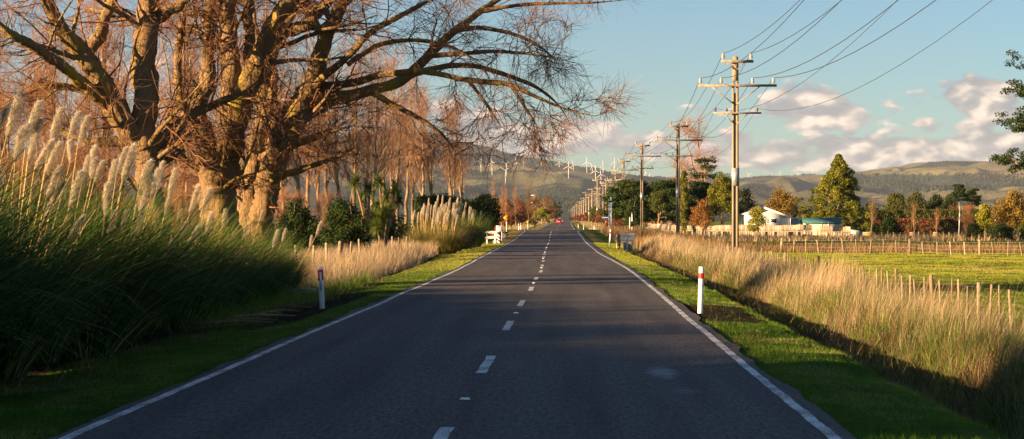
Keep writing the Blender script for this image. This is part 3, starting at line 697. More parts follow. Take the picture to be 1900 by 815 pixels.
for i,(px,Y) in enumerate(sorted(th)):
    Y=Y+48; x=PX(px,Y); use(THK[i%2],UF,loc=(x,Y,gz(x,Y)),rz=r_.uniform(0,6.28),sc=r_.uniform(.8,1.1)*(1 if px<500 else .6),label='reddish leafless thicket shrub, %s from the left under the bare trees'%ordn(i),group='thicket shrubs under the bare trees')
# ---------------------------------------------------------------- leafy trees
def crown_pts(kind,n,r,rx,ry,h,z0):
    """clump centres + radii"""
    if kind=='round':
        d=nrm(r.normal(size=(n,3))); d[:,2]=np.abs(d[:,2])*1.2-.35; rr=r.uniform(.5,1,n)**.6
        lump=.8+.35*np.sin(d[:,0]*4+r.uniform(0,6))*np.cos(d[:,1]*4+d[:,2]*3+r.uniform(0,6))
        return np.stack([d[:,0]*rx*rr*lump,d[:,1]*ry*rr*lump,z0+h*.38+d[:,2]*h*.70*rr*(.75+.25*lump)],1)
    if kind=='cone':
        t=r.random(n)**.75; a=r.uniform(0,6.28,n); k=np.floor(t*9); ph=(t*9)%1
        prof=(1-t)**.95*(.70+.55*(1-ph))*(.78+.34*np.sin(a*3+k*2.1)*np.cos(a*2+k)); q=r.uniform(.65,1,n)
        return np.stack([np.cos(a)*rx*prof*q,np.sin(a)*ry*prof*q,z0+t*h-.05*h*q],1)
    if kind=='column':
        t=r.random(n); a=r.uniform(0,6.28,n); prof=np.sin(np.pi*np.clip(t*.85+.12,0,1))**.6*r.uniform(.7,1.05,n)
        return np.stack([np.cos(a)*rx*prof,np.sin(a)*ry*prof,z0+t*h],1)
    if kind=='flat':   # layered boughs
        a=r.uniform(0,6.28,n); k=r.integers(0,5,n); zc=np.array([.25,.45,.62,.8,.96])[k]; rr=np.array([.9,1,.85,.65,.4])[k]*r.uniform(.2,1,n)**.5
        sx=np.sin(a*3+k*1.7)*.25+.85
        return np.stack([np.cos(a)*rx*rr*sx,np.sin(a)*ry*rr*sx,z0+h*zc+r.normal(size=n)*.03*h+.06*h*(rr-.5)],1)
    if kind=='hedge':
        p=r.uniform(-1,1,(n,3)); f=r.random(n); 
        p[:,1]=np.where(f<.55,-1,p[:,1]); p[:,2]=np.where(f>.8,1,p[:,2])
        return np.stack([p[:,0]*rx,p[:,1]*ry,z0+h*.5+p[:,2]*h*.5],1)
def leafy(name,label,cat,px,Y,wpx,top,kind,mf,seed,nc=160,nl=60,leaf=.14,cr=None,z0f=.15,group=None,trunk=True,mb=None,ry=None,X=None,zt=None,multi=3,bough=True,z0=None,flat=.8,droop=0,tr=None):
    r=np.random.default_rng(seed); x=PX(px,Y) if X is None else X; g=gz(x,Y)
    h=((CAMZ+(410-top)*Y/F)-g) if zt is None else zt; rx=wpx*Y/F/2*1.15 if X is None else wpx
    t=thing(name,label,cat,(x,Y,g),0,group)
    z0=h*z0f if z0 is None else z0
    cr_=cr or max(rx,.6)*.22
    C=crown_pts(kind,nc,r,max(rx-cr_*.6,.1),(ry or rx)-(cr_*.6 if ry is None else 0),h-z0-cr_*.4,z0)
    V,Q,A=leaves(C,nl,cr_,leaf,r,flat=flat,droop=droop)
    mk('crown',V,Q,mf,t,False,{'rnd':A})
    if trunk:
        TP=[];TR=[]; m=1 if kind in('cone','column') else multi; R0=tr or max(.06,h*.022)
        for k in range(m):
            z=np.linspace(0,1,9); a=r.uniform(0,6.28); s=rx*.45*z**1.3*(0 if m==1 else 1)
            TP.append(np.stack([np.cos(a)*s,np.sin(a)*s,z*h*(.85 if m>1 else .95)],1)+np.vstack([[0,0,0],r.normal(size=(8,3))*.02*h*(m>1)])); TR.append(R0*(1-.8*z))
        TP=np.array(TP);TR=np.array(TR); v,q=tubes(TP,TR,8)
        if bough:
            b=grow(TP,TR,8 if m>1 else 18,(rx*.2,rx*.5),6,r,tmin=.2,tmax=.8,ang=(35,75),curl=.2,up=.03,rr=.4,rmin=.02)
            v1,q1=tubes(*b,4); v,q=np.concatenate([v,v1]),np.concatenate([q,q1+len(v)])
        mk('trunk',v,[q],mb or mpbark,t,True)
    return t
# right side of the road
leafy('macrocarpa_tree','dark spreading macrocarpa overhanging the roadside power poles','tree',1172,322,120,334,'flat',mf_mac,201,320,70,.17,cr=1.0,z0f=.16,ry=6,flat=.5)
leafy('macrocarpa_tree','dense dark macrocarpa behind the light-trunked young tree','tree',1235,338,130,334,'flat',mf_mac,202,340,70,.17,cr=1.1,z0f=.1,ry=6,flat=.5)
leafy('macrocarpa_tree','dark flat-topped macrocarpa right of the golden cypress column','tree',1300,345,90,338,'flat',mf_dark,203,240,70,.17,cr=1.0,z0f=.25,ry=5,flat=.5)
leafy('round_shrub','dark bushy shrub in front of the spreading macrocarpa','shrub',1176,312,40,360,'round',mf_mac,204,90,60,.13,cr=.7,z0f=.05)
leafy('young_tree','young green tree with pale trunks above the end of the timber fence','tree',1222,312,40,347,'round',mf_olive,205,80,60,.13,cr=.6,z0f=.4,mb=mbark,multi=3)
leafy('cypress','narrow golden column cypress beside the second power pole','tree',1269,300,14,318,'column',mf_gold,206,110,70,.10,cr=.42,z0f=.12)
leafy('garden_tree','golden-green conifer left of the nearest power pole','tree',1342,300,56,316,'round',mf_gold,207,150,80,.13,cr=.75,z0f=.25)
leafy('flowering_shrub','pinkish camellia shrub leaning left below the golden-green conifer','shrub',1303,298,50,362,'round',mf_aut,208,80,50,.11,cr=.6,z0f=.15)
leafy('garden_tree','sparse dark tree directly right of the nearest power pole','tree',1385,305,44,342,'round',mf_dark,209,60,40,.12,cr=.7,z0f=.3)
leafy('yellow_bush','bright yellow-green bush at the corner of the white house','shrub',1407,287,40,378,'round',mf_yel,210,70,60,.10,cr=.5,z0f=.08)
leafy('golden_willow','rounded orange-gold willow behind the white house','tree',1452,340,76,344,'round',mf_willow,211,150,70,.13,cr=.9,z0f=.12)
leafy('big_conifer','large golden-lit conical conifer standing above the long hedge','tree',1556,330,196,284,'cone',mf_gold,212,560,80,.15,cr=.62,z0f=.05,mb=mbark,flat=.9)
t_=leafy('hedge','long clipped brown and green shelter hedge behind the paddocks','hedge',1665,352,16.2,0,'hedge',mf_olive,213,620,70,.15,cr=.65,X=PX(1664,352),zt=4.2,trunk=False,z0=.2,ry=1.2)
leafy('hedge','lower russet hedge line under the clipped hedge on the right','hedge',0,346,17,0,'hedge',mf_red,214,300,50,.13,cr=.6,X=PX(1655,346),zt=2.6,trunk=False,z0=.1,ry=.5)
tt=[(1662,430,50,360,'flat',mf_olive,'broad brown-green tree at the left end of the group beyond the hedge'),(1700,440,52,352,'round',mf_olive,'tall rounded gum tree beyond the hedge, beside the small cypress'),(1735,446,44,356,'round',mf_dark,'dark rounded tree in the middle of the group beyond the hedge'),(1762,440,36,360,'round',mf_dark,'small dark tree just left of the umbrella pine')]
for i,(px,Y,wp,tp,kd,mf_,lb) in enumerate(tt): leafy('distant_tree',lb,'tree',px,Y,wp,tp,kd,mf_,300+i,90,60,.18,cr=1.0,z0f=.15)
leafy('cypress','tiny upright cypress rising just above the clipped hedge','tree',1657,380,8,364,'column',mf_gold,310,50,50,.10,cr=.3)
leafy('umbrella_pine','flat-topped pine with a bare stem beyond the hedge','tree',1780,420,38,342,'flat',mf_dark,311,70,70,.16,cr=.7,z0=8.0-2.2,flat=.5,multi=1,tr=.22)
leafy('umbrella_pine','smaller flat-topped pine right of the bare-stemmed pine','tree',1806,425,34,350,'flat',mf_dark,312,50,60,.16,cr=.7,z0=5,flat=.5,multi=1)
leafy('autumn_tree','russet tree at the foot of the umbrella pine','tree',1768,380,40,378,'round',mf_red,313,60,50,.14,cr=.8)
leafy('autumn_tree','orange-red tree right of the pine stem','tree',1798,378,34,374,'round',mf_aut,314,60,50,.14,cr=.7)
leafy('autumn_tree','yellow-green tree at the right end of the hedge','tree',1828,270,36,372,'round',mf_yel,315,70,60,.12,cr=.6)
leafy('autumn_tree','wide golden-brown tree under the pine boughs at the right edge','tree',1880,250,92,352,'round',mf_willow,316,170,70,.12,cr=.8)
leafy('autumn_tree','golden-brown tree partly outside the right edge','tree',1950,262,90,350,'round',mf_willow,317,130,70,.12,cr=.8)
leafy('dark_shrub','low dark shrub below the golden-brown trees at right','shrub',1858,238,60,412,'round',mf_dark,318,70,60,.10,cr=.5,z0f=.02)
leafy('dark_shrub','low dark shrub left of the one under the golden trees','shrub',1808,242,34,414,'round',mf_dark,319,60,60,.10,cr=.5,z0f=.02)
leafy('dark_shrub','low dark shrub at the far right edge of the paddock','shrub',1912,240,50,408,'round',mf_olive,320,60,60,.10,cr=.5,z0f=.02)
leafy('round_bush','glossy dark green bush standing alone before the clipped hedge','shrub',1651,258,42,396,'round',mf_mac,321,110,60,.10,cr=.5,z0f=.02)
leafy('round_bush','small dark bush at the left foot of the lone glossy bush','shrub',1627,262,20,412,'round',mf_mac,322,40,50,.10,cr=.35,z0f=.02)
leafy('round_bush','small rounded grey-green bush at the end of the timber fence','shrub',1567,283,18,404,'round',mf_olive,323,50,50,.08,cr=.35,z0f=.02)
leafy('brown_hedge','tall russet-brown clipped hedge beside the blue street sign','hedge',0,330,1.9,0,'hedge',mf_red,330,150,60,.10,cr=.4,X=PX(1142,330),zt=4.3,trunk=False,z0=.2,ry=3.5)
leafy('roadside_tree','yellow-green tree among the distant power poles','tree',1104,560,26,380,'round',mf_olive,331,70,50,.2,cr=.9)
for i,(px,Y,wp,tp) in enumerate([(1092,640,26,392),(1080,800,24,396),(1069,1000,22,398),(1116,470,34,386)]):
    leafy('roadside_shrub','russet roadside shrub under the distant power poles, %s from the right'%ordn(3-[1069,1080,1092,1116].index(px)),'shrub',px,Y,wp,tp,'round',mf_red,340+i,50,40,.22,cr=.9)
# bare tree and dark pine behind the second pole
t_=use(POP[3],UF,loc=(PX(1304,360),360,gz(PX(1304,360),360)),rz=2.1,sc=(2.5,2.3,1.5),label='tall spreading bare tree behind the second power pole',group=None or 'lone bare trees right of the road')
t_=use(POP[3],UF,loc=(PX(1240,430),430,gz(PX(1240,430),430)),rz=.4,sc=(2.4,2.4,1.18),label='distant bare tree above the dark macrocarpas',group='lone bare trees right of the road')
leafy('tall_pine','dark tiered pine standing in front of the tall bare tree','tree',1308,352,84,290,'flat',mf_dark,350,60,40,.18,cr=.9,z0f=.35,flat=.4,multi=1,tr=.25)
# boughs at the right picture edge belong to a pine standing just outside the frame
leafy('edge_pine','dark pine at the right edge whose boughs reach into the sky','tree',1985,112,290,40,'flat',mf_dark,351,520,70,.07,cr=.42,z0=3.0,flat=.45,multi=1,tr=.3,mb=mbark)
# left side of the road
leafy('dark_shrub','dark evergreen shrub right of the leaning willow','shrub',552,98,88,360,'round',mf_dark,360,170,80,.06,cr=.4,z0f=.02)
leafy('dark_shrub','tall dark glossy shrub between the willow and the cabbage trees','shrub',640,108,104,364,'round',mf_mac,361,200,80,.06,cr=.45,z0f=.02)
leafy('dark_shrub','dark shrub tucked behind the cabbage trees','shrub',706,142,110,372,'round',mf_dark,362,160,60,.08,cr=.5,z0f=.02)
leafy('dark_evergreen','dark roadside evergreen above the left bridge rail','tree',898,196,62,352,'round',mf_dark,363,170,80,.10,cr=.65,z0f=.04)
leafy('dark_evergreen','dark evergreen between the pampas clump and the bridge rail evergreen','tree',862,205,40,372,'round',mf_dark,364,90,60,.10,cr=.6,z0f=.02)
for i,(px,Y,wp,tp,mf_) in enumerate([(935,420,44,362,mf_aut),(962,430,44,366,mf_red),(988,800,40,362,mf_aut),(1012,900,38,358,mf_aut),(948,410,50,386,mf_red),(985,700,50,384,mf_aut),(1022,850,30,384,mf_red)]):
    leafy('russet_tree','russet-brown tree, %s from the left in the copse left of the far road'%ordn([935,948,962,985,988,1012,1022].index(px)),'tree',px,Y,wp,tp,'round',mf_,370+i,110,50,.15,cr=.8,z0f=.12,group='russet copse left of the far road')
for i,(px,Y,tp) in enumerate([(912,400,344),(930,396,348),(940,402,350),(958,398,345),(980,404,346),(992,400,352)]):
    x=PX(px,Y); use(POP[0 if i%2 else 1],UF,loc=(x,Y,gz(x,Y)),rz=i*1.3,sc=((410-tp)*Y/F+1.6)/14.5,label='bare slim tree, %s from the left in front of the russet copse'%ordn(i),group='bare trees of the russet copse')
leafy('dark_pine','dark pine at the right end of the russet copse','tree',1030,1000,34,368,'round',mf_dark,380,110,60,.15,cr=.8,z0f=.05)
leafy('golden_shrub_tree','round golden-green tree on many stems beside the far road','tree',1006,560,36,385,'round',mf_yel,381,110,60,.16,cr=.8,z0f=.35,multi=6)
leafy('roadside_shrub','low olive shrub left of the golden-green tree','shrub',986,500,26,406,'round',mf_olive,382,50,50,.14,cr=.6,z0f=.02)
for i,(px,Y,wp,tp) in enumerate([(1015,700,14,411),(1026,900,12,410)]):
    leafy('pampas_tuft','pale dry tuft beside the far road, %s from the left'%ordn(i),'plant',px,Y,wp,tp-3,'round',mat('dry_tuft%d'%i,(.4,.28,.15),attr=[(.3,.2,.1),(.5,.37,.2)]),385+i,30,40,.14,cr=.5,trunk=False)
leafy('dark_hedge','tall dark hedge running back behind the golden pampas and bridge rail','hedge',0,226,1.7,0,'hedge',mf_dark,388,520,60,.13,cr=.7,X=-12.0,zt=4.1,trunk=False,z0=.1,ry=38)
# far woodland lines closing the plain
def woodland(name,label,xs,ys,n,seed,mf_,h=(5,10)):
    r=np.random.default_rng(seed); Y=r.uniform(*ys,n); px=r.uniform(*xs,n); X=CAMX+Y*(px-1060)/F; hh=r.uniform(*h,n)
    k=np.abs(X-xc(Y))>14; X,Y,hh=X[k],Y[k],hh[k]; z=ground_z(X-xc(Y),Y)+hh*.45
    V,Q,A=leaves(np.stack([X,Y,z],1),60,hh*.55,.5,r,flat=.9)
    tag(mk(name,V,Q,mf_,None,False,{'rnd':A}),label,'woodland',kind='stuff')
woodland('far_woodland','hazy distant tree belt across the plain below the hills',(-300,2200),(900,3800),900,400,mf_dark)
woodland('far_scrub','russet distant scrub across the plain beside the far road',(850,1300),(700,1800),130,401,mf_red,(3,6))
# ---------------------------------------------------------------- unseen hedges added to shade the near road
def shelter(name,label,x,y0,y1,h,seed,n):
    r=np.random.default_rng(seed); t=thing(name,label,'hedge',(x,(y0+y1)/2,-.3),0)
    Ld=(y1-y0)/2; C=np.stack([r.uniform(-1.6,1.6,n),r.uniform(-Ld,Ld,n),r.uniform(.2,1,n)**.8*h],1); C[:,2]*=1-.12*vn((C[:,1]+Ld)/3,C[:,1]*0,seed)
    V,Q,A=leaves(C,34,1.1,.45,r); mk('foliage',V,Q,mf_dark,t,False,{'rnd':A})
    TP=np.stack([np.stack([np.full(6,0.),np.full(6,yy),np.linspace(0,h*.8,6)],1) for yy in np.arange(-Ld+1,Ld,4)]); v,q=tubes(TP,np.full(TP.shape[:2],.2),6); mk('trunk',v,[q],mpbark,t,True)
# ---------------------------------------------------------------- cabbage trees
mcab=mat('cabbage_leaf',(.08,.1,.02),attr=[(.03,.06,.012),(.07,.11,.02),(.17,.18,.03)],rough=.45,spec=.4,trans=.2)
def head(p,r,n=130,L=.85):
    n=int(n*2.2); L=L*1.12
    th=np.arcsin(np.clip(r.uniform(-.75,1,n),-1,1)); az=r.uniform(0,6.28,n)
    return blades(np.repeat(p[None],n,0),r.uniform(.7,1,n)*L,np.full(n,.055),th,r.uniform(.2,.9,n),az,4,r)
def cabbage(label,Y,bpx,heads,seed):
    r=np.random.default_rng(seed); x=PX(bpx,Y); b=np.array([x,Y,gz(x,Y)]); t=thing('cabbage_tree',label,'tree',b)
    TP=[];TR=[]
    for (px,py,dy,s) in heads:
        p=P(px,py,Y+dy)-b; TP.append(resample([(0,0,0),(p[0]*.35,p[1]*.3,p[2]*.5),tuple(p)],8)); TR.append(np.linspace(.13,.06,8))
        V,Q,k=head(p,r,int(150*s),.9*s); mk('leaf_head',V,[Q],mcab,t,False,{'rnd':np.repeat(r.random(len(V)//k),k)})
    v,q=tubes(np.array(TP),np.array(TR),8); mk('trunk',v,[q],mbark,t,True)
cabbage('tall cabbage tree with two spiky heads left of its neighbours',132,684,[(660,338,0,1.0),(684,352,.5,.95),(672,368,1,.8)],500)
cabbage('cabbage tree with several spiky heads above the low tuft',136,712,[(704,338,0,.95),(733,350,.4,.95),(716,362,-.3,.9),(740,372,.5,.8),(700,380,.4,.8),(722,385,-.4,.8)],501)
cabbage('low cabbage tree whose big spiky tuft nearly reaches the dry grass',130,708,[(708,405,0,1.25),(716,396,.3,1.0),(700,420,-.2,1.0)],502)
# ---------------------------------------------------------------- pampas grass
mpam=mat('pampas_leaf',(.04,.08,.03),attr=[(.014,.045,.012),(.045,.11,.02),(.13,.19,.03),(.34,.27,.12)],rough=.7,spec=.08,trans=.25)
mpgold=mat('pampas_gold_leaf',(.2,.15,.05),attr=[(.09,.10,.025),(.17,.15,.04),(.30,.22,.08)],rough=.6,spec=.2,trans=.2)
mplume=mat('pampas_plume',(.75,.62,.45),attr=[(.66,.56,.42),(.80,.72,.58),(.88,.82,.70)],rough=.9,spec=.05,trans=.45)
mstalk=mat('pampas_stalk',(.4,.28,.12),rough=.7)
def pam_mesh(seed,m,n=2200,H=2.4,wd=.022):
    r=np.random.default_rng(seed); rr=r.random(n)**.5*.55; a=r.uniform(0,6.28,n)
    p=np.stack([np.cos(a)*rr,np.sin(a)*rr,np.zeros(n)],1); az=a+r.normal(size=n)*.95
    th=R(88)-rr/.55*R(28)*r.uniform(.4,1.3,n); L=r.uniform(.55,1.1,n)*H*1.12; bend=r.uniform(.35,2.0,n)
    V,Q,k=blades(p,L,np.full(n,wd),th,bend,az,7,r); V[:,2]=np.maximum(V[:,2],.02)
    rv=r.random(n)**1.3*.72; rv[r.random(n)<.13]=1
    return mk('foliage',V,[Q],m,None,False,{'rnd':np.repeat(rv,k)})
PAMM=[pam_mesh(600+i,mpam) for i in range(3)]; PAMG=pam_mesh(610,mpgold,2200,1.9,.02)
def plume_mesh(seed):
    r=np.random.default_rng(seed); s=np.linspace(0,1,9); ax=resample(np.stack([.10*s**2,0*s,.62*s],1),9)
    n=1100; t=r.random(n)**(.8+.25*(seed%3)); f=t*8; k=np.minimum(f.astype(int),7); p=ax[k]+(ax[k+1]-ax[k])*(f-k)[:,None]
    az=r.uniform(-1.9,1.9,n)*.9; prof=np.sin(np.pi*np.clip(t*.8+.12,0,1))
    V,Q,kk=blades(p,(.07+.125*prof)*r.uniform(.6,1.3,n),np.full(n,.012),R(68)-r.random(n)*.5,r.uniform(.5,1.9,n),az,3,r,tipw=.3)
    return mk('plume',V,[Q],mplume,None,False,{'rnd':np.repeat(r.random(n),kk)})
PLM=[plume_mesh(620+i) for i in range(3)]
def shared(src,parent,name,first=set()):
    if src.name not in first: first.add(src.name); o=src
    else: o=src.copy(); COL.objects.link(o); 
    setp(o,parent); return o
clumps=[]
r_=np.random.default_rng(88)
for (X0,ya,yb,st) in ((-6.7,19,55,2.0),(-8.9,23,60,2.3),(-11.3,33,60,2.7)):
    y=ya
    while y<yb:
        clumps.append([X0-.25+r_.uniform(-.3,.3),y+r_.uniform(-.4,.4)]); y+=st*r_.uniform(.85,1.15)
clumps=np.array(clumps); clumps=clumps[np.argsort(clumps[:,1])]
# flower plumes seen in the photo: tip and foot pixel
PL=[(29,174,12,255),(5,200,0,235),(64,189,49,255),(69,221,54,275),(29,238,27,300),(44,230,29,290),(105,201,93,260),(140,208,125,260),(157,216,145,265),(93,260,64,314),(106,265,83,324),(118,265,130,304),(106,309,86,368),(115,339,83,398),(162,275,169,334),(157,290,152,339),(187,299,174,339),(204,299,201,353),(228,275,216,324),(240,270,226,334),(243,290,228,334),(187,343,194,400),(272,299,255,363),(270,329,258,400),(285,314,280,363),(294,302,290,353),(317,314,312,368),(361,346,351,400),(383,351,373,400),(307,368,305,400),(334,388,328,410),(142,319,128,388),(150,400,125,450),(96,380,83,404),(314,444,309,479),(366,420,347,457),(384,396,382,441),(343,412,331,447),(411,390,413,423),(526,425,523,449),(510,428,505,463),(592,412,586,438),(574,438,574,460),(486,391,480,412),(454,417,451,441),(205,392,200,440),(255,402,250,440),(60,250,52,300),(228,392,224,430)]
groups={}
for (a,b,c,d) in PL:
    Y=float(np.interp((a+c)/2,[0,100,200,300,400,520,600],[24.5,27,30,34,40,48,54])); foot=P(c,d,Y); tip=P(a,b,Y)
    i=int(np.argmin((clumps[:,0]-foot[0])**2+((clumps[:,1]-Y)*.8)**2)); groups.setdefault(i,[]).append((foot,tip))
nplume=0
for i,(x,y) in enumerate(clumps):
    s=float(np.interp(y,[20,26,36,48,60],[1.36,1.3,1.14,.84,.6]))*r_.uniform(.85,1.1)
    b=np.array([x,y,gz(x,y)]); row=' in the front row' if x>-7.8 else (' in the second row' if x>-10 else ' in the back row')
    t=thing('pampas_grass','arching green pampas grass clump, %s from the camera along the left verge%s'%(ordn(i),row),'pampas grass',b,0,'pampas grass clumps along the left verge')
    f=shared(PAMM[i%3],t,'foliage'); f.scale=(s,s,s); f.rotation_euler=(0,0,r_.uniform(0,6.28))
    for (foot,tip) in groups.get(i,[]):
        fl=foot-b; r0=np.array([fl[0]*.35,fl[1]*.35,.2]); pts=resample([r0,(r0+fl)/2+np.array([(r0-fl)[0]*-.12,0,.1]),fl],8)
        st=MB().tube(pts,np.linspace(.012,.007,8),5).build('flower_stalk',mstalk,t,True)
        pl=shared(PLM[nplume%3],st,'plume'); nplume+=1; v=tip-foot; L=np.linalg.norm(v)
        pl.location=tuple(float(q) for q in fl); pl.rotation_euler=(float(r_.uniform(-.1,.1)),float(math.atan2(v[0],v[2])*.75),0); k=L/.62; pl.scale=(k*.9+.1,k*.9+.1,k)
# bleached fallen plume by the left marker post
Y=50; b=P(500,556,Y); t=thing('fallen_plume','single drooping pale plume lying out towards the left marker post','pampas plume',b)
st=MB().tube(resample([(-.6,.3,-.15),(0,0,.05),tuple(P(550,536,Y)-b)],8),.008,5).build('flower_stalk',mstalk,t,True); pl=shared(PLM[0],t,'plume'); pl.location=tuple(P(550,537,Y)-b); pl.rotation_euler=(0,1.42,0); pl.scale=(.7,.7,.75)
# golden pampas by the cabbage trees
gold=[(790,126,1.05),(812,131,1.25),(838,137,1.2),(828,124,1.0),(858,146,1.15),(876,152,1.05)]
for i,(px,Y,s) in enumerate(gold):
    x=PX(px,Y); b=np.array([x,Y,gz(x,Y)]); s=s*1.0
    t=thing('pampas_grass','golden pampas clump with upright plumes, %s from the left beside the cabbage trees'%ordn(sorted(q[0] for q in gold).index(px)),'pampas grass',b,0,'golden pampas beside the cabbage trees')
    f=shared(PAMG if i<4 else PAMM[i%3],t,'foliage'); f.scale=(s,s,s*1.05) ; f.rotation_euler=(0,0,i*1.1)
    for k in range(20 if i<4 else 8):
        a=r_.uniform(0,6.28); q=r_.uniform(.1,.55); foot=np.array([np.cos(a)*q*1.6,np.sin(a)*q*1.2,r_.uniform(2.0,2.7)*s*.95-q*.5])
        st=MB().tube(resample([(foot[0]*.3,foot[1]*.3,.1),tuple(foot*np.array([.7,.7,.5])),tuple(foot)],6),.012,4).build('flower_stalk',mstalk,t,True)
        pl=shared(PLM[nplume%3],st,'plume'); nplume+=1; pl.location=tuple(float(v) for v in foot); pl.rotation_euler=(r_.uniform(-.08,.08),r_.uniform(-.05,.15),0); pl.scale=(.75,.75,1.1)
for i,px in enumerate((1222,1234,1241)):
    Y=205; x=PX(px,Y); t=thing('pampas_grass','small pale pampas plume tuft, %s from the left near the second power pole'%ordn(i),'pampas grass',(x,Y,gz(x,Y)),0,'small plume tufts near the second power pole')
    st=MB().tube([(0,0,0),(.02,0,.5),(0,0,.9)],.02,5).build('flower_stalk',mstalk,t,True); pl=shared(PLM[i],st,'plume'); pl.location=(0,0,.85); pl.scale=(1.8,1.8,1.6)
# ---------------------------------------------------------------- tall grasses and verge turf
mdry=mat('dry_grass_blade',(.4,.3,.15),attr=[(.05,.09,.02),(.20,.15,.08),(.37,.27,.16),(.50,.39,.25)],rough=.7,spec=.15,trans=.25)
mbrn=mat('brown_grass_blade',(.2,.1,.05),attr=[(.05,.06,.02),(.13,.08,.035),(.25,.16,.08),(.34,.23,.12)],rough=.8,spec=.1,trans=.2)
mgrs=mat('green_grass_blade',(.06,.12,.02),attr=[(.06,.15,.012),(.11,.22,.02),(.19,.27,.035),(.32,.27,.12)],rough=.8,spec=.03,trans=.3)
def grass(name,label,m,ur,yr,dens,h,w,seed,th=(60,90),bend=(.2,1.2),segs=4,mask=None,rvf=None,az=None):
    r=np.random.default_rng(seed); n=int((ur[1]-ur[0])*(yr[1]-yr[0])*dens); u=r.uniform(*ur,n); Y=r.uniform(*yr,n)
    if mask is not None: k=r.random(n)<mask(u,Y); u,Y=u[k],Y[k]; n=len(u)
    hh=h(u,Y,r) if callable(h) else r.uniform(h[0],h[1],n)
    wd=w*np.maximum(1,Y/45.)*r.uniform(.6,1.3,n); p=np.stack([u+xc(Y),Y,ground_z(u,Y)-.02],1)
    a=r.uniform(0,6.28,n) if az is None else az+r.normal(size=n)*.8
    V,Q,k=blades(p,hh,wd,np.radians(r.uniform(*th,n)),r.uniform(*bend,n),a,segs,r)
    rv=rvf(u,Y,r) if rvf else r.random(n)
    return tag(mk(name,V,[Q],m,None,False,{'rnd':np.repeat(np.clip(rv,0,1),k)}),label,'grass',kind='stuff')
clf=lambda u,Y,s:fbm(u*.9,Y*.45,3,s)
grass('tall_dry_grass','tall pale dry grass on the bank beyond the right-hand ditch',mdry,(6.9,10.6),(24,150),230,lambda u,Y,r:(.4+.8*r.random(len(u))**1.5)*(.35+1.25*clf(u*1.2,Y*.8,12))*np.interp(u,[6.9,7.8,9.4,10.6],[.6,1.15,1.1,.6]),.0065,700,th=(62,90),bend=(.1,1.1),segs=5,mask=lambda u,Y:np.clip(-.45+2.4*clf(u*1.4,Y*.9,4),0,1)*np.interp(Y,[24,50,60],[.6,.75,1]),rvf=lambda u,Y,r:.35+.65*r.random(len(u))-.6*(clf(u,Y,8)<.46)*(r.random(len(u))<.6)-.5*(r.random(len(u))<.5)*(Y<42),az=.3)
grass('ditch_grass','dark rank grass and stems on the sides of the right-hand ditch',mbrn,(5.8,8.4),(20,140),240,(.25,.85),.009,701,th=(40,88),bend=(.4,1.8),mask=lambda u,Y:np.clip(.2+1.2*clf(u,Y,14),0,1),rvf=lambda u,Y,r:r.random(len(u))*np.where(clf(u,Y,15)>.5,.35,.9))
grass('ditch_grass','rank green grass clumps along the front of the tall dry grass',mgrs,(6.3,9.6),(20,110),170,(.35,.85),.008,731,th=(50,88),bend=(.4,1.6),mask=lambda u,Y:np.clip(-.5+2.2*clf(u*1.2,Y*.8,44),0,1))
grass('tall_dry_grass','pale dry grass standing between the left marker post and the pampas clump',mdry,(-12.5,-6.6),(57,128),90,(.5,1.15),.008,702,th=(66,90),bend=(.1,.9),mask=lambda u,Y:np.clip(.3+1.3*clf(u,Y,4),0,1)*(1-sm(-u,9.5,12.5)*.7),rvf=lambda u,Y,r:.4+.6*r.random(len(u)))
grass('verge_undergrowth','mixed rank green grass at the foot of the left pampas clumps',mgrs,(-9.5,-5.3),(38,66),120,(.25,.8),.009,703,th=(45,88),bend=(.4,1.6))
grass('verge_undergrowth','dead brown grass and litter under the left pampas clumps',mbrn,(-6.4,-5.0),(20,66),90,(.12,.45),.009,713,th=(20,80),bend=(.3,1.6),mask=lambda u,Y:np.clip(-.2+1.6*clf(u,Y,24),0,1))
for nm,ur,sd in (('left',(-6.2,-3.5),704),('right',(3.6,6.2),705)):
    e=(lambda u,Y:(1-sm(-u,5.2,6.2)*.4)*(1-.92*(sm(Y,34,42)*(1-sm(Y,52,60))*(u>-5.8)*(u<-4.2)))) if nm=='left' else (lambda u,Y:1-.9*(sm(Y,37,41)*(1-sm(Y,46,50))*(u<5.1)))
    mk_=lambda u,Y,e=e,sd=sd:e(u,Y)*np.clip((np.abs(u)-3.52-.25*vn(Y*1.3,u*0,sd))*6,0,1)*np.clip(-.25+2.1*clf(u*1.5,Y*1.5,sd),0,1)*np.interp(Y,[15,30,60,100],[1,.7,.25,.1])
    grass('verge_turf','short green turf on the %s-hand road verge'%nm,mgrs,ur,(15,100),1500,(.035,.11),.0055,sd,th=(35,88),bend=(.2,1.5),segs=2,mask=mk_,rvf=lambda u,Y,r:clf(u*2,Y,33)*.7+.45*r.random(len(u))-.1+.3*sm(Y,60,90)*(r.random(len(u))<.5)+.6*(clf(u*1.5,Y*2.2,61)>.60)*r.random(len(u)))
grass('paddock_fringe','dry rank grass strip along the far paddock fence',mbrn,(12,75),(149,158),26,(.5,1.0),.009,706,th=(60,90),bend=(.2,1.2),rvf=lambda u,Y,r:.25+.7*r.random(len(u)))
grass('paddock_fringe','dry grass and weeds in front of the house and long hedge',mdry,(11,75),(236,262),4.5,(.5,1.1),.016,707,th=(60,90),bend=(.2,1.2),rvf=lambda u,Y,r:.2+.6*r.random(len(u)))
grass('bank_grass','brown tussocky grass around the bridge and poles on the right',mbrn,(5.0,13.5),(146,262),15,(.5,1.2),.008,708,th=(60,90),bend=(.2,1.0),mask=lambda u,Y:(u>6.3)*np.clip(.1+1.3*clf(u*.5,Y*.3,4),0,1),rvf=lambda u,Y,r:.3+.7*r.random(len(u)))
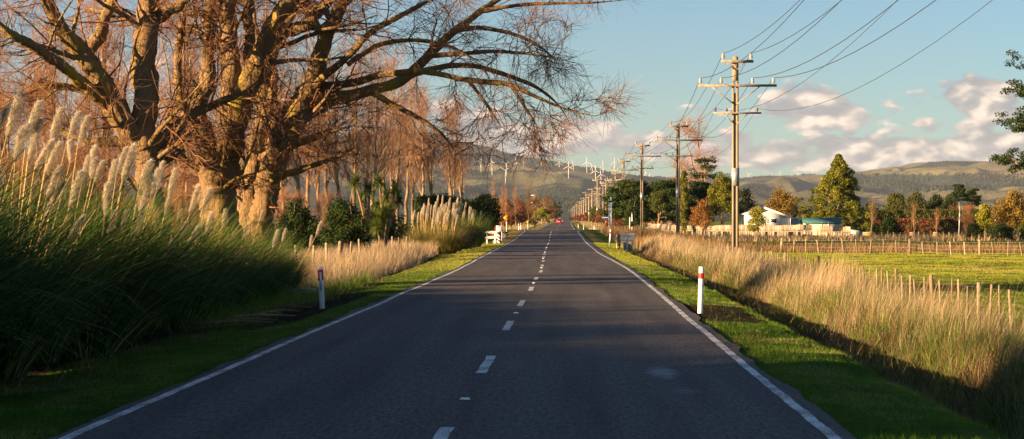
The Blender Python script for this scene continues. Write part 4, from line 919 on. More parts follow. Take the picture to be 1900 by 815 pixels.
grass('bank_grass','brown dry grass beside the far left verge and crossing',mdry,(-14,-5.2),(172,272),8,(.4,.9),.010,709,th=(60,90),bend=(.2,1.0),mask=lambda u,Y:(u<-6.2)*(u<-5.2-(Y<185)*2.5),rvf=lambda u,Y,r:.25+.7*r.random(len(u)))
grass('bank_grass','pale dry grass along both sides of the far road',mdry,(-12,13),(330,700),2.2,(.5,1.0),.006,710,th=(60,90),bend=(.2,1.0),mask=lambda u,Y:np.abs(u)>6.3)

mpad=mat('paddock_blade',(.1,.1,.02),attr=[(.08,.17,.012),(.15,.23,.02),(.27,.28,.04),(.38,.32,.11)],rough=.8,spec=.03,trans=.25)
grass('paddock_grass','short grass over the near corner of the paddock beyond the batten fence',mpad,(10.3,30),(45,97),200,(.05,.11),.008,719,th=(40,85),bend=(.2,1.2),segs=2,rvf=lambda u,Y,r:.1+clf(u*.3,Y*.5,35)*.5+.5*r.random(len(u))**2)
grass('paddock_grass','short olive grass over the paddock beyond the batten fence',mpad,(10.5,52),(96,150),170,(.05,.11),.009,720,th=(40,85),bend=(.2,1.2),segs=2,rvf=lambda u,Y,r:.25+clf(u*.3,Y*.5,35)*.7+.3*r.random(len(u))-.1)
grass('verge_turf','sunlit yellowish grass on the left road verge towards the bridge rail',mpad,(-6.4,-3.6),(80,172),160,(.05,.14),.009,721,th=(40,85),bend=(.2,1.2),segs=2,rvf=lambda u,Y,r:.35+.65*r.random(len(u)))
grass('verge_turf','sunlit yellowish grass on the right road verge towards the bridge rail',mpad,(3.8,6.4),(90,172),160,(.05,.14),.009,722,th=(40,85),bend=(.2,1.2),segs=2,rvf=lambda u,Y,r:.25+.65*r.random(len(u)))
# ---------------------------------------------------------------- power poles and wires
mconc=mat('pole_concrete',(.33,.26,.18),c2=(.20,.16,.12),scale=1.5,stretch=(1,1,.3),rough=.9,spec=.1,bump=.2,bscale=20)
mwood=mat('weathered_timber',(.30,.25,.19),c2=(.16,.13,.10),scale=4,stretch=(1,1,1),rough=.9,spec=.1)
mpor=mat('porcelain',(.36,.34,.31),rough=.25,spec=.6); mbrp=mat('brown_porcelain',(.10,.05,.035),rough=.3,spec=.5)
mgal=mat('galvanised_plate',(.45,.46,.47),rough=.45,metal=.5,c2=(.3,.3,.31),scale=5)
mwire=mat('wire',(.035,.03,.03),rough=.6)
def ins(mb,x,z,s=1.0):
    mb.tube([(x,0,z),(x,0,z+.12*s)],.025,6)
    for k,(r0) in enumerate((.12,.11,.09)):
        mb.tube([(x,0,z+(.10+.09*k)*s),(x,0,z+(.14+.09*k)*s),(x,0,z+(.18+.09*k)*s)],[r0*s,r0*.9*s,.045*s],8)
    mb.tube([(x,0,z+.36*s),(x,0,z+.40*s)],[.05*s,.03*s],6)
TOPI=(-.78,.95); MIDI=(-2.2,-.9,1.05,2.35); LOWI=(-1.25,-.55,1.35)
def power_pole(full=True):
    t=thing('power_pole','x','power pole')
    H=12.6
    if full:
        MB().box((-.135,0,H*.5-.5),(.15,.30,H+.4),taper=.85).box((.115,0,H*.5-.5),(.17,.30,H+.4),taper=.85).build('pole',mconc,t)
        mb=MB().box((-.01,.0,H*.5-1.2),(.13,.16,H-2.2)); mb.box((0,0,H-.8),(.34,.26,1.5)); mb.build('web',mconc,t)
        MB().box((0,-.17,5.1),(.46,.03,1.1)).build('number_plate',mgal,t)
    else: MB().tube([(0,0,-.6),(0,0,H)],[.2,.13],8).build('pole',mconc,t,True)
    z1,z2,z3=H-.35,H-1.85,H-3.55
    for (z,a,b,d) in ((z1,-.9,1.1,.17),(z2,-2.35,2.55,.15),(z3,-1.4,1.6,.11)):
        MB().box(((a+b)/2,-.24,z),(b-a,.13,d)).build('crossarm',mwood,t)
    for sx in (-1,1):
        for a_,b_,q_ in (((sx*.1,-.2,z2-1.15),(sx*1.5,-.24,z2-.06),.035),((sx*.1,-.2,z3-.65),(sx*.75,-.24,z3-.05),.03),((sx*.1,-.2,z1-.5),(sx*.55,-.24,z1-.08),.03)): MB().tube([a_,b_],q_,5).build('brace',mwood,t)
    for x in TOPI:
        m=MB(); ins(m,x,z1+.08,1.1); m.build('insulator',mpor,t).location=(0,-.24,0)
    for x in MIDI:
        m=MB(); ins(m,x,z2+.07,1.05); m.build('insulator',mpor,t).location=(0,-.24,0)
    for x in LOWI:
        m=MB(); ins(m,x,z3+.05,.7); m.build('insulator',mbrp,t).location=(0,-.24,0)
    return t
PPR=power_pole(True); PPF=power_pole(False)
main=[(10.2,40),(10.25,125),(11.15,209),(9.4,266),(8.8,337),(9.2,410),(9.5,482),(8.7,545),(8.6,615),(8.3,690),(7.8,765),(7.3,845),(6.8,930),(6.2,1020),(5.5,1120),(4.6,1230),(3.6,1350),(2.5,1480),(1.3,1620),(.2,1780)]
flag=set(); POLES=[]
for i,(dx,Y) in enumerate(main):
    x=CAMX+dx; g=gz(x,Y); src=PPR if i<7 else PPF
    top={1:105,2:229,3:266,4:296,6:331}.get(i); h=12.35
    zt=(CAMZ+(410-top)*Y/F) if top else 12.3+.4*math.sin(i*2.1)
    lb='tall pale power pole with three crossarms, %s from the camera in the roadside line'%ordn(i-1) if i else 'power pole just outside the frame carrying the nearest wires'
    s=(zt-g)/12.6
    o=use(src,flag,loc=(x,Y,g),rz=[0,0,.03,-.02,.04,.02][i%6],sc=(1,1,s),label=lb,group='power poles in line along the right of the road')
    POLES.append((x,Y,g,s))
sec=[(7.3,420,10),(6.6,505,12),(6.9,530,12.5),(6.0,575,10.5),(5.6,630,9.5),(5.2,700,11),(5.0,800,10),(4.6,880,9.5),(4.2,980,10),(3.2,1100,10),(2.2,1250,10),(1.4,1400,10)]
for i,(dx,Y,h) in enumerate(sec):
    x=CAMX+dx; g=gz(x,Y)
    t=thing('utility_pole','shorter pole nearer the far road, %s from the camera in the inner line'%ordn(i),'utility pole',(x,Y,g),0,'shorter poles in the inner line')
    MB().tube([(0,0,-.4),(0,0,h)],[.19,.13],8).build('pole',mconc,t,True)
    MB().box((0,-.18,h-.4),(2.6,.12,.13)).build('crossarm',mwood,t)
    for xx in (-1.2,-.5,.5,1.2):
        m=MB(); ins(m,xx,h-.33,.7); m.build('insulator',mpor,t).location=(0,-.18,0)
    MB().box((0,-.2,h*.35),(.44,.1,1.0)).build('pale_band',mgal,t)
def wire(label,name,xo,zo,rad,sag0):
    pts=[]
    for i in range(len(POLES)-1):
        (x0,y0,g0,s0),(x1,y1,g1,s1)=POLES[i],POLES[i+1]
        a=np.array([x0+xo,y0-.24,g0+zo*s0]); b=np.array([x1+xo,y1-.24,g1+zo*s1]); n=14; sg=sag0*((y1-y0)/80)**2
        for k in range(n):
            t=k/n; p=a+(b-a)*t; p[2]-=4*sg*t*(1-t); pts.append(p)
    pts=np.array(pts); r=np.interp(pts[:,1],[40,200,500,1500],[rad,rad*1.1,rad*1.5,rad*2])
    tag(MB().tube(pts,r,4).build(name,mwire),label,'wire','wires along the pole line')
z1,z2,z3=12.6-.35+.5,12.6-1.85+.47,12.6-3.55+.3
sides=['far left','inner left','inner right','far right']
for x,l in zip(TOPI,('left','right')): wire('dark wire strung from the %s insulator of the top crossarms'%l,'power_line',x,z1,.017,1.2)
for x,l in zip(MIDI,sides): wire('dark wire strung from the %s insulator of the long middle crossarms'%l,'power_line',x,z2,.017,1.3)
for x,l in zip((LOWI[0],LOWI[2]),('left','right')): wire('thin wire strung from the %s end of the lowest crossarms'%l,'telephone_line',x,z3,.010,1.5)
# wires crossing the plain from the line of poles to the pylon
# ---------------------------------------------------------------- marker posts
mwp=mat('white_post_paint',(.78,.78,.76),c2=(.58,.57,.53),scale=6,rough=.5,lo=.45,hi=.8); mred=mat('red_band',(.75,.025,.018),rough=.4); mrefl=mat('reflector',(.7,.68,.62),rough=.2,metal=.3)
mblk=mat('black_paint',(.015,.015,.015),rough=.6)
def marker(label,px,Y,h,flat=False,lean=0,gr='white marker posts with red bands'):
    x=PX(px,Y); t=thing('marker_post',label,'marker post',(x,Y,gz(x,Y)-.03),0,gr); t.rotation_euler=(0,lean,0)
    if flat:
        MB().box((0,0,h*.5),(.12,.035,h),bev=.012).build('post',mwp,t); MB().box((.0,-.005,h*.80),(.124,.032,.24)).build('red_band',mred,t)
        MB().box((0,-.022,h*.66),(.05,.012,.42)).build('reflector',mrefl,t)
    else:
        MB().tube([(0,0,0),(0,0,h*.05),(0,0,h-.01),(0,0,h)],[.055,.055,.055,.048],14).build('post',mwp,t,False)
        MB().tube([(0,0,h*.75),(0,0,h*.87)],.058,14,False).build('red_band',mred,t)
        for z in (.22,.6): MB().tube([(0,0,h*z),(0,0,h*z+.012)],.0565,14,False).build('seam',mgal,t)
marker('white round marker post with red band on the near right verge',1299,42.9,1.03,lean=.03)
marker('flat white marker post with red band and grey reflector on the near left verge',598,45.5,1.0,True,lean=-.045)
marker('tall thin white marker post with red band left of the right bridge rail',1131,152,1.35,lean=.06)
marker('small white marker post with red band beside the crossing on the left',966,290,.95)
marker('white marker post beside the small yellow sign on the left',962.5,272,.9)
marker('small white marker post beyond the right arm of the crossing',1083,318,.95)
marker('short white marker post with dark band at the right arm of the crossing',1102.5,300,.75)
marker('white marker post at the right edge of the far road',1073,420,.95)
# ---------------------------------------------------------------- bridge rails
mwrail=mat('rail_white_paint',(.86,.85,.82),c2=(.5,.48,.43),scale=5,rough=.6,lo=.5,hi=.8); mcb=mat('grey_concrete',(.32,.30,.27),c2=(.2,.19,.17),scale=3,rough=.95,bump=.3)
myel=mat('hazard_yellow',(.75,.33,.01),rough=.5)
def hazard(parent,x,y,z,w_,h,mc,sgn=1,ry=0):
    MB().box((x,y,z+h/2),(w_,.03,h)).build('hazard_board',mblk,parent)
    n=4; mb=MB()
    for k in range(n):
        z0=z+h*(k/n)+.02; d=w_*.75*sgn; hh=h/n*.5
        a=[(-w_/2+.005,z0 if sgn<0 else z0),(w_/2-.005,z0+d*.9 if sgn>0 else z0+d*.9)]
        za=min(max(a[0][1],z),z+h-hh);zb=min(max(a[1][1],z+.01),z+h-hh)
        mb.prism([(x-w_/2+.006,za),(x+w_/2-.006,zb),(x+w_/2-.006,zb+hh),(x-w_/2+.006,za+hh)],1,y-.021,y-.017)
    mb.build('hazard_stripe',mc,parent)
def rail_right():
    Y=145; x0=PX(1150,Y); x1=PX(1175,Y); g=gz((x0+x1)/2,Y)
    t=thing('bridge_rail','white timber bridge rail with yellow and black hazard board on the right','guard rail',(x0,Y,0)); L=x1-x0
    g0=0.0
    MB().box((L/2+.05,0,.93),(L+.1,.07,.19),bev=.01).box((L/2+.05,.0,.56),(L+.05,.07,.18),bev=.01).build('rail',mwrail,t)
    for xx in (.0,.55,L-.05): 
        MB().box((xx,.09,.42),(.12,.10,1.05)).build('post',mwrail,t)
    MB().prism([(.25,-.4),(1.0,-.4),(.95,.12),(.6,.34),(.25,.42)],1,.18,1.2).build('abutment',mcb,t)
    hazard(t,-.08,-.06,-.08,.17,1.05,myel,1)
    MB().box((-.22,.06,.42),(.07,.07,1.1)).build('edge_post',mwrail,t)
rail_right()
def rail_left():
    Y=168; x0=PX(880,Y); x1=PX(928,Y); t=thing('bridge_rail','white timber bridge rail with black and white hazard board on the left','guard rail',(x0,Y,0),0); L=x1-x0
    for z in (.55,.98):
        a=np.array([[.1,0,z],[L*.95,-.5,z+.03]]); 
        MB().box((L*.5,-.25,z),(L*.95,.07,.21),rz=-.24*.9,ry=-.015,bev=.01).build('rail',mwrail,t)
    for xx,yy in ((-.05,.02),(L*.5,-.17),(L*.82,-.35)):
        MB().box((xx,yy,.38),(.12,.11,1.3)).build('post',mwrail,t)
    MB().prism([(L*.35,-.4),(L*.92,-.4),(L*.92,.42),(L*.8,.42)],1,.0,1.0).build('abutment',mcb,t)
    hazard(t,L*.97,-.62,-.12,.36,1.12,mwrail,-1)
    MB().box((L*.7,-.31,.80),(.12,.03,.16)).build('reflector',mred,t); MB().box((L*.7,-.325,.85),(.09,.02,.05)).build('reflector',mwrail,t)
rail_left()
# ---------------------------------------------------------------- signs
mtyel=mat('sign_yellow',(.85,.38,.01),rough=.4); mblue=mat('sign_blue',(.02,.10,.38),rough=.4); mwht=mat('sign_white',(.75,.78,.82),rough=.45)
def diamond(label,px,py,Y,s,sym):
    x=PX(px,Y); zc=CAMZ+(410-py)*Y/F; t=thing('warning_sign',label,'road sign',(x,Y,gz(x,Y))); zc-=gz(x,Y); h=s*.7071
    MB().box((0,.04,(zc-h*.2)/2),(.09,.06,zc-h*.2)).build('post',mwp,t)
    D=lambda q,y0,y1:MB().prism([(0,zc-q),(q,zc),(0,zc+q),(-q,zc)],1,y0,y1)
    p=D(h,-.01,.01).build('panel',mtyel,t)
    fr=MB()
    for k in range(4):
        a0=R(90*k);a1=R(90*k+90); o,i=h*.95,h*.90
        fr.prism([(o*math.cos(a0),zc+o*math.sin(a0)),(o*math.cos(a1),zc+o*math.sin(a1)),(i*math.cos(a1),zc+i*math.sin(a1)),(i*math.cos(a0),zc+i*math.sin(a0))],1,-.016,-.012)
    fr.build('border',mblk,p)
    m=MB()
    if sym=='rider':
        k=h*.55
        horse=[(-.85,.18),(-.6,.3),(-.3,.22),(.25,.22),(.5,.5),(.66,.58),(.9,.38),(.84,.26),(.62,.3),(.52,0),(.8,-.2),(.72,-.42),(.62,-.38),(.64,-.22),(.36,-.12),(-.2,-.1),(-.5,-.28),(-.78,-.55),(-.88,-.5),(-.66,-.2),(-.6,.05),(-.9,.05)]
        m.prism([(a*k,zc+b*k-.02) for a,b in horse],1,-.018,-.013)
        m.prism([(a*k,zc+b*k-.02) for a,b in [(-.15,.22),(.05,.2),(.2,.5),(.42,.42),(.45,.5),(.2,.62),(.0,.6),(-.14,.42)]],1,-.021,-.019)
        m.tube([(.13*k,-.019,zc+.78*k),(.13*k,-.013,zc+.78*k)],.13*k,10)
    elif sym=='curve':
        k=h*.5; m.prism([(a*k,zc+b*k) for a,b in [(-.12,-.9),(.12,-.9),(.12,.1),(.35,.1),(0,.8),(-.35,.1),(-.12,.1)]],1,-.018,-.013)
    m.build('symbol',mblk,p)
diamond('orange-yellow diamond sign with a horse rider left of the road',940,404.5,230,.60,'rider')
diamond('small yellow diamond arrow sign far down the left side of the road',1028,408.5,900,1.1,'curve')
diamond('small yellow diamond sign on a white post past the crossing on the left',979.5,412,330,.36,'curve')
def board():
    Y=186; x=PX(926,Y); g=gz(x,Y); t=thing('notice_board','pale blue-white notice board with a red mark behind the left bridge rail','sign',(x,Y,g))
    for sx in (-.25,.25): MB().box((sx,.05,.7),(.06,.06,1.5)).build('post',mwp,t)
    p=MB().box((0,0,1.15),(.46,.03,.52),bev=.01).build('panel',mwht,t)
    MB().prism([(-.10,1.36),(.10,1.36),(.06,1.27),(-.05,1.25)],1,-.022,-.017).build('emblem',mred,p)
    MB().box((-.16,-.019,.92),(.13,.006,.07)).box((.14,-.019,.92),(.12,.006,.06)).build('yellow_mark',mtyel,p)
    MB().box((-.36,.03,1.1),(.10,.04,.34)).build('side_marker',mred,t)
board()
def chevrons():
    Y=196; x=PX(935,Y); g=gz(x,Y); t=thing('chevron_board','low yellow and black marker boards on white blocks left of the road','road sign',(x,Y,g))
    MB().box((0,0,.35),(.38,.2,.45),bev=.02).build('base_block',mwp,t)
    MB().box((.28,0,.55),(.26,.04,.40)).build('panel',mblk,t); MB().prism([(.22,.40),(.38,.52),(.38,.68),(.24,.56)],1,-.03,-.024).build('stripe',mtyel,t)
    MB().box((-.22,0,.8),(.2,.04,.45)).build('panel',mtyel,t); MB().box((-.18,-.024,.74),(.1,.006,.2)).build('stripe',mblk,t)
chevrons()
def street():
    Y=268; x=PX(1129.5,Y); g=gz(x,Y); t=thing('street_sign','blue street name sign on a white post at the crossing','road sign',(x,Y,g)); z=CAMZ+6*Y/F-g
    MB().tube([(0,0,0),(0,0,z+.2)],.04,8).build('post',mwp,t)
    p=MB().box((-.46,0,z),(.85,.03,.24),bev=.01).build('panel',mblue,t); m=MB(); rr=random.Random(4)
    for k in range(9):
        if k==2: continue
        m.box((-.80+k*.085,-.018,z),(.045,.005,.09)).box((-.80+k*.085+.018,-.021,z+(.03 if k%2 else -.03)),(.03,.004,.02))
    m.build('lettering',mwht,p)
street()
Y=262; x=PX(1132,Y); g=gz(x,Y); t=thing('utility_pole','bare pale pole with a dark collar beside the blue street sign','utility pole',(x,Y,g)); MB().tube([(-.12,0,0),(-.12,0,4.2)],.10,8).tube([(.14,0,0),(.14,0,4.6)],.10,8).build('pole',mwp,t,True); MB().box((.02,0,4.0),(.5,.28,.22)).build('collar',mblk,t)
Y=252; x=PX(1171,Y); g=gz(x,Y); t=thing('utility_pole','short squat white pole with black panel beneath the macrocarpa','utility pole',(x,Y,g)); MB().box((-.15,0,.9),(.13,.2,2.2)).box((.12,0,1.1),(.13,.2,2.9)).build('pole',mwp,t); MB().box((0,-.12,1.1),(.34,.04,.7)).build('panel',mblk,t)
Y=246; x=PX(1170.5,Y)
# ---------------------------------------------------------------- fences
mfp=mat('grey_fence_post',(.34,.26,.17),c2=(.17,.12,.08),scale=6,rough=.9,attr=None)
mfd=mat('dark_fence_post',(.12,.085,.06),c2=(.2,.15,.1),scale=6,rough=.9)
mfw=mat('fence_wire',(.25,.24,.22),rough=.4,metal=.7)
def wire_fence(label,A,B,n,h,ph=.05,dark=None,seed=0,lean=.06,wires=4,wr=.004,per=None):
    r=random.Random(seed); A=np.array(A,float);B=np.array(B,float); t=thing('paddock_fence',label,'fence',(A[0],A[1],0))
    for k in range(n):
        s=k/(n-1); p=A+(B-A)*s; g=gz(p[0],p[1]); big=(k%5==0)
        w_=ph*(1.6 if big else 1)*r.uniform(.85,1.15); hh=h*(1.08 if big else 1)*r.uniform(.93,1.06)
        o=MB().box((0,0,hh/2),(w_,w_*(1 if big else .6),hh),bev=w_*.15).build('post',mfd if (big and r.random()<.6) else mfp,t)
        o.location=(p[0]-A[0],p[1]-A[1],g-.05); o.rotation_euler=(r.gauss(0,lean),r.gauss(0,lean),r.uniform(0,3))
    mb=MB()
    for i in range(wires):
        z=h*(.2+.7*i/(wires-1)); pts=[]
        for k in range(0,n,2):
            p=A+(B-A)*k/(n-1); pts.append((p[0]-A[0],p[1]-A[1],gz(p[0],p[1])+z))
        mb.tube(pts,wr,3,False)
    mb.build('wire',mfw,t)
wire_fence('long batten fence running away beside the tall dry grass on the right',(9.9,27),(9.5,112),82,1.10,.043,seed=3)
wire_fence('post and wire fence crossing the far side of the green paddock',(PX(1452,150),151),(PX(1925,138),138),20,1.08,.10,seed=5,wr=.006)
wire_fence('old fence posts poking out of the dry grass on the left',(-8.6,62),(-9.2,132),16,1.25,.10,seed=6,lean=.04)
wire_fence('distant post and wire fence below the long hedge',(PX(1590,255),255),(PX(1830,255),255),22,1.0,.10,seed=8,wr=.008)
def timber_fence():
    t=thing('timber_fence','weathered grey timber fence of wide boards in front of the white house','fence',(0,0,0))
    A=np.array([PX(1198,312),312.]);B=np.array([PX(1578,270),270.]); n=92; r=random.Random(9); g0=0
    t.location=(A[0],A[1],0); ang=math.atan2(B[1]-A[1],B[0]-A[0]); L=np.linalg.norm(B-A)
    mw=mat('fence_board_grey',(.46,.38,.28),attr=[(.15,.13,.11),(.24,.20,.16),(.34,.28,.21)],rough=.9,spec=.1)
    for k in range(n):
        s=(k+.5)/n; p=A+(B-A)*s
        if (.84<s<.87) or (.925<s<.965): continue
        hh=1.75*(1 if s<.84 else .92)+r.uniform(-.03,.03); a=r.random()
        mb=MB().box((0,0,hh-.42),(L/n*.97,.03,.84)); mb.A[-1][:]=a
        o=mb.build('board',mw,t); o.location=(p[0]-A[0],p[1]-A[1],gz(*p)); o.rotation_euler=(0,r.gauss(0,.012),ang)
    for k in range(n):
        s=(k+.5)/n
        if r.random()<.22 or (.84<s<.87): continue
        p=A+(B-A)*s; mb=MB().box((0,0,0),(L/n*.8,.03,.85),ry=r.gauss(0,.05)); mb.A[-1][:]=r.random()
        o=mb.build('lower_board',mw,t); o.location=(p[0]-A[0],p[1]-A[1],gz(*p)+.42); o.rotation_euler=(0,0,ang)
    for k in range(19):
        p=A+(B-A)*(k+.3)/19; MB().box((0,0,0),(.13,.13,1.25)).build('post',mfp,t).location=(p[0]-A[0],p[1]-A[1]-.12,gz(*p)+.6)
    p=(A+B)/2-A; MB().box((0,0,0),(L,.05,.10),rz=ang).build('rail',mfp,t).location=(p[0],p[1]-.07,gz(*((A+B)/2))+.82)
timber_fence()
# ---------------------------------------------------------------- house, shed and yard things
def board_mat(name,c,pitch):
    m=mat(name,c,rough=.6); t=m.node_tree; T=NT(t); b=[n for n in t.nodes if n.type=='BSDF_PRINCIPLED'][0]
    tc=T.n('ShaderNodeTexCoord'); s=T.n('ShaderNodeSeparateXYZ'); T.l(tc.outputs['Object'],s.inputs[0])
    f=T.m('FRACT',T.m('DIVIDE',s.outputs[2],pitch)); bn=T.n('ShaderNodeBump'); bn.inputs['Distance'].default_value=.03; T.l(f,bn.inputs['Height']); T.l(bn.outputs[0],b.inputs['Normal'])
    return m
mwb=board_mat('weatherboard',(.68,.68,.67),.16); mgrn=mat('green_iron_roof',(.03,.10,.10),c2=(.06,.14,.13),scale=2,rough=.5); mroof=mat('pale_iron_roof',(.45,.48,.52),rough=.45,metal=.2)
mcrm=board_mat('cream_weatherboard',(.62,.52,.36),.2); mglass=mat('window_glass',(.02,.025,.03),rough=.08,spec=.8); mgx=mat('garage_door',(.35,.42,.5),rough=.5)
def house():
    Y=293; k=Y/F; x0=PX(1400,Y); g=gz(PX(1430,Y),Y); X=lambda px:(px-1400)*k; Z=lambda py:CAMZ+(410-py)*k-g
    t=thing('white_house','white weatherboard house with a low gable and small dark window','house',(x0,Y,g))
    # gable: apex at 1418, eave right at 1464
    xl,xa,xr=X(1388),X(1417),X(1464); zl,za,ze=Z(397),Z(386),Z(403)
    MB().prism([(xl,-.2),(xr,-.2),(xr,ze),(xa,za),(xl,zl)],1,0,9).build('wall',mwb,t)
    rf=MB(); th=.10
    for (a,za_,b,zb_) in ((xa,za,xr+.45,ze-.16),(xa,za,xl-.4,zl-.13)):
        rf.prism([(a,za_+.02),(b,zb_+.02),(b,zb_+th+.05),(a,za_+th+.05)],1,-.45,9.4)
    rf.build('roof',mroof,t)
    bg=MB()
    for (a,za_,b,zb_) in ((xa,za,xr+.47,ze-.17),(xa,za,xl-.42,zl-.14)):
        bg.prism([(a,za_-.12),(b,zb_-.12),(b,zb_+.16),(a,za_+.16)],1,-.5,-.453)
    bg.build('bargeboard',mwht,t)
    wx,wz=X(1434.5),Z(409.5); w=MB().box((wx,-.05,wz),(.98,.1,.66)).build('window_frame',mwht,t); MB().box((wx,-.103,wz),(.82,.02,.50)).build('pane',mglass,w)
    # lean-to with garage opening
    MB().prism([(xr+.01,-.2),(X(1493),-.2),(X(1493),Z(409)),(xr+.01,Z(407))],1,2.0,8).build('wall',mwb,t)
    MB().prism([(xr-.1,Z(406)),(X(1499),Z(407.5)),(X(1499),Z(405.6)),(xr-.1,Z(403.6))],1,1.4,8.3).build('roof',mroof,t)
    MB().box((X(1475),1.97,Z(416)),(1.2,.05,.8)).build('garage_door',mgx,t); MB().box((X(1466.5),1.965,Z(416)),(.4,.05,.7)).build('opening',mblk,t)
    MB().box((X(1466),-.08,Z(410)),(.08,.08,1.6)).build('downpipe',mwht,t)
house()
def shed():
    Y=288; k=Y/F; x0=PX(1490,Y); g=gz(PX(1520,Y),Y); X=lambda px:(px-1490)*k; Z=lambda py:CAMZ+(410-py)*k-g
    t=thing('shed','low cream shed with a green iron roof right of the house','shed',(x0,Y,g))
    MB().prism([(0,-.2),(3.4,-.2),(3.4,Z(413.5)),(1.7,Z(405.5)),(0,Z(413.5))],0,X(1493),X(1560)).build('wall',mcrm,t)
    rf=MB(); rf.prism([(-.25,Z(415)),(1.7,Z(405)),(1.7,Z(404)),(-.25,Z(414))],0,X(1489.5),X(1562)); rf.prism([(1.7,Z(405)),(3.7,Z(415)),(3.7,Z(414)),(1.7,Z(404))],0,X(1489.5),X(1562)); rf.build('roof',mgrn,t)
    for px in (1524,1537): MB().box((X(px),-.03,Z(419)),(.1,.08,1.0)).build('corner_board',mwht,t)
    MB().box((X(1498),-.03,Z(421)),(.35,.06,1.1)).build('door',mblk,t)
shed()
Y=280;x=PX(1589,Y);g=gz(x,Y); t=thing('hut','small blue-grey hut with a dark mono-pitch roof right of the timber fence','shed',(x,Y,g)); MB().prism([(-.78,0),(.78,0),(.78,.95),(-.78,1.12)],1,0,1.6).build('wall',mat('hut_paint',(.28,.34,.38),rough=.7),t); MB().prism([(-.9,1.13),(.95,.95),(.95,1.02),(-.9,1.20)],1,-.2,1.8).build('roof',mblk,t)
for px,lb in ((1693,'left slatted timber tree guard by the long hedge'),(1736.5,'right slatted timber tree guard by the long hedge'),(1612,'low timber rail frame right of the blue-grey hut')):
    Y=252;x=PX(px,Y);g=gz(x,Y); t=thing('tree_guard',lb,'timber guard',(x,Y,g)); w_=.62 if px>1650 else 1.4; zz=.95
    for sx in(-w_/2,w_/2): MB().box((sx,0,zz*.5),(.07,.07,zz+.1)).build('post',mfp,t)
    for q in (0,.16,.32): MB().box((0,-.05,zz-q),(w_+.1,.04,.10)).build('slat',mat('new_timber',(.66,.50,.25),rough=.8) if 'new_timber' not in MATS else MATS['new_timber'],t)
x=PX(1780.5,275); t=thing('utility_pole','lone leaning pale pole in front of the hedge on the right','utility pole',(x,275,gz(x,275))); MB().tube([(-.12,0,-.2),(.06,0,4.4)],[.09,.07],8).build('pole',mwp,t,True); MB().tube([(.02,-.0,3.4),(.06,0,4.42)],[.1,.075],8).build('cap',mconc,t,True)
x=PX(1847,262); t=thing('utility_pole','short white post among the golden trees at right','post',(x,262,gz(x,262))); MB().tube([(0,0,-.2),(0,0,3.3)],.07,8).build('pole',mwp,t,True)
x=PX(1794,246); t_=use(THK[1],UF,loc=(x,246,gz(x,246)),rz=1,sc=.6,label='small leafless sapling at the right end of the hedge')
x=PX(1617,300); t_=use(POP[1],UF,loc=(x,300,gz(x,300)),rz=1,sc=.36,label='slim bare sapling in front of the long hedge',group='lone saplings by the hedge')
x=PX(1697,300); t_=use(POP[2],UF,loc=(x,300,gz(x,300)),rz=2,sc=.33,label='slim bare sapling above the left slatted guard',group='lone saplings by the hedge')
x=PX(1738,300); t_=use(POP[0],UF,loc=(x,300,gz(x,300)),rz=2,sc=.30,label='slim bare sapling above the right slatted guard',group='lone saplings by the hedge')
# ---------------------------------------------------------------- cars
mrc=mat('red_car_paint',(.55,.01,.015),rough=.25,spec=.6); mwc=mat('white_car_paint',(.6,.62,.64),rough=.3,spec=.6); mtyre=mat('tyre',(.02,.02,.02),rough=.9); mrim=mat('rim',(.4,.4,.42),rough=.3,metal=.8); mlamp=mat('tail_lamp',(.5,.02,.01),rough=.2)
def car(label,px,Y,m,off):
    x=float(xc(Y))+off; t=thing('car',label,'car',(x,Y,float(zr(Y))+.005)); w_=.88
    side=[(-2.0,.35),(-2.05,.75),(-1.95,.95),(-1.75,1.0),(.75,.98),(1.85,.82),(2.05,.6),(2.05,.35)]
    MB().prism([(a,b) for a,b in side],0,-w_,w_).build('body',m,t)
    MB().raw([(-w_*.97,-1.85,.98),(w_*.97,-1.85,.98),(w_*.97,1.0,.97),(-w_*.97,1.0,.97),(-w_*.74,-1.35,1.46),(w_*.74,-1.35,1.46),(w_*.74,.1,1.47),(-w_*.74,.1,1.47)],[[(4,5,6,7),(0,1,5,4),(1,2,6,5),(2,3,7,6),(3,0,4,7)]]).build('cabin',m,t)
    MB().raw([(-.72,-1.80,1.06),(.72,-1.80,1.06),(.6,-1.42,1.41),(-.6,-1.42,1.41)],[[(0,1,2,3)]]).build('rear_window',mglass,t).location=(0,-.03,.0)
    for sx in(-1,1):
        MB().raw([(sx*.83,-1.5,1.05),(sx*.83,.75,1.05),(sx*.68,.1,1.41),(sx*.68,-1.2,1.41)],[[(0,1,2,3)]]).build('side_window',mglass,t).location=(sx*.02,0,0)
        MB().box((sx*.74,-2.04,.78),(.22,.06,.26),bev=.02).build('tail_light',mlamp,t)
        for yy in (-1.3,1.3):
            wv=MB().tube([(sx*.68,yy,.31),(sx*.90,yy,.31)],.31,16).build('wheel',mtyre,t); MB().tube([(sx*.89,yy,.31),(sx*.91,yy,.31)],.18,12).build('rim',mrim,wv)
    MB().box((0,-2.06,.45),(1.6,.1,.2),bev=.03).build('bumper',m,t); MB().box((0,-2.12,.62),(.42,.02,.12)).build('number_plate',mwht,t)
car('small red hatchback driving away on the far road',1045,600,mrc,-1.1+.7)
car('pale van-like car just beyond the red hatchback',1046,680,mwc,-.2)
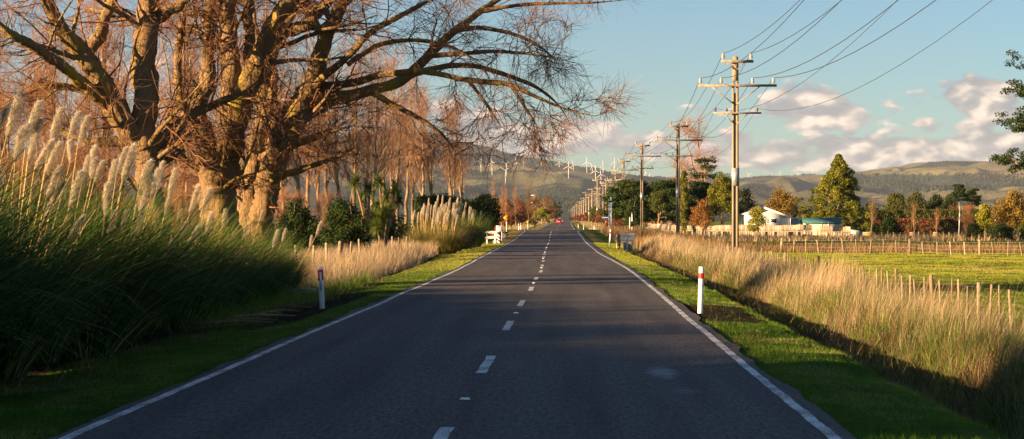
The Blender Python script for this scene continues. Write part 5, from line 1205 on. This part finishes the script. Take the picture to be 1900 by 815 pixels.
# ---------------------------------------------------------------- fallen sticks and litter by the left verge
for i,(px,py,l,a) in enumerate([(480,598,1.7,.15),(455,606,1.3,-.1),(500,590,.9,.6),(520,584,1.2,.4),(540,580,1.0,-.3),(435,612,1.6,.05)]):
    Y=7600/(py-410); x=PX(px,Y); g=gz(x,Y)
    r=np.random.default_rng(i+3); pts=np.array([(-l/2,0,0),(-l/4,.05,.04),(0,-.03,.06),(l/4,.04,.04),(l/2,0,.02)])@np.array(Euler((0,0,a+.5)).to_matrix()).T
    o=MB().tube(pts,[.03,.035,.03,.02,.01],7).build('fallen_branch',mbark if i else mpbark,None,True,loc=(x,Y,g+.06))
    tag(o,'fallen branch lying at the edge of the left verge, %s from the left'%ordn([435,455,480,500,520,540].index(px)),'branch','fallen branches at the left verge')
# ---------------------------------------------------------------- added unseen shade trees and haze
for i,(xx,yy) in enumerate([(-20,2),(-21,6.5),(-20,10.5),(-21,14)]):
    leafy('shade_evergreen','unseen high-crowned evergreen added for shade left of the verge, %s from the camera'%ordn(i),'tree',0,yy,3.6,0,'round',mf_dark,820+i,130,40,.30,cr=1.0,X=xx,zt=15.5,z0=5.9,multi=1,tr=.28,group='unseen high-crowned evergreens added for shade')  # added out of view; crowns raised to shade right grass, keep plumes lit
shelter('shade_hedge','unseen low evergreen hedge added for shade behind the left pampas clumps',-15.5,30,46,1.6,803,200)  # unseen hedge put in to deepen shade on road and right verge
shelter('shadebelt','evergreen shelterbelt outside the frame, unseen and added for shade',-20,-40,14.5,8.0,801,480)  # unseen belt put in to shade the near road and right bank
def haze():
    m=bpy.data.materials.new('haze_air'); m.use_nodes=True; t=m.node_tree; t.nodes.clear(); T=NT(t)
    v=T.n('ShaderNodeVolumePrincipled'); v.inputs['Color'].default_value=(.70,.82,1.0,1); v.inputs['Density'].default_value=HAZE; v.inputs['Anisotropy'].default_value=.3
    o=T.n('ShaderNodeOutputMaterial'); T.l(v.outputs[0],o.inputs['Volume'])
    ob=MB().box((0,7500,340),(26000,18000,720)).build('haze',m); tag(ob,'thin pale air haze over the plain and hills','haze',kind='stuff')
    t=m.node_tree
HAZE=3.0e-5
haze()
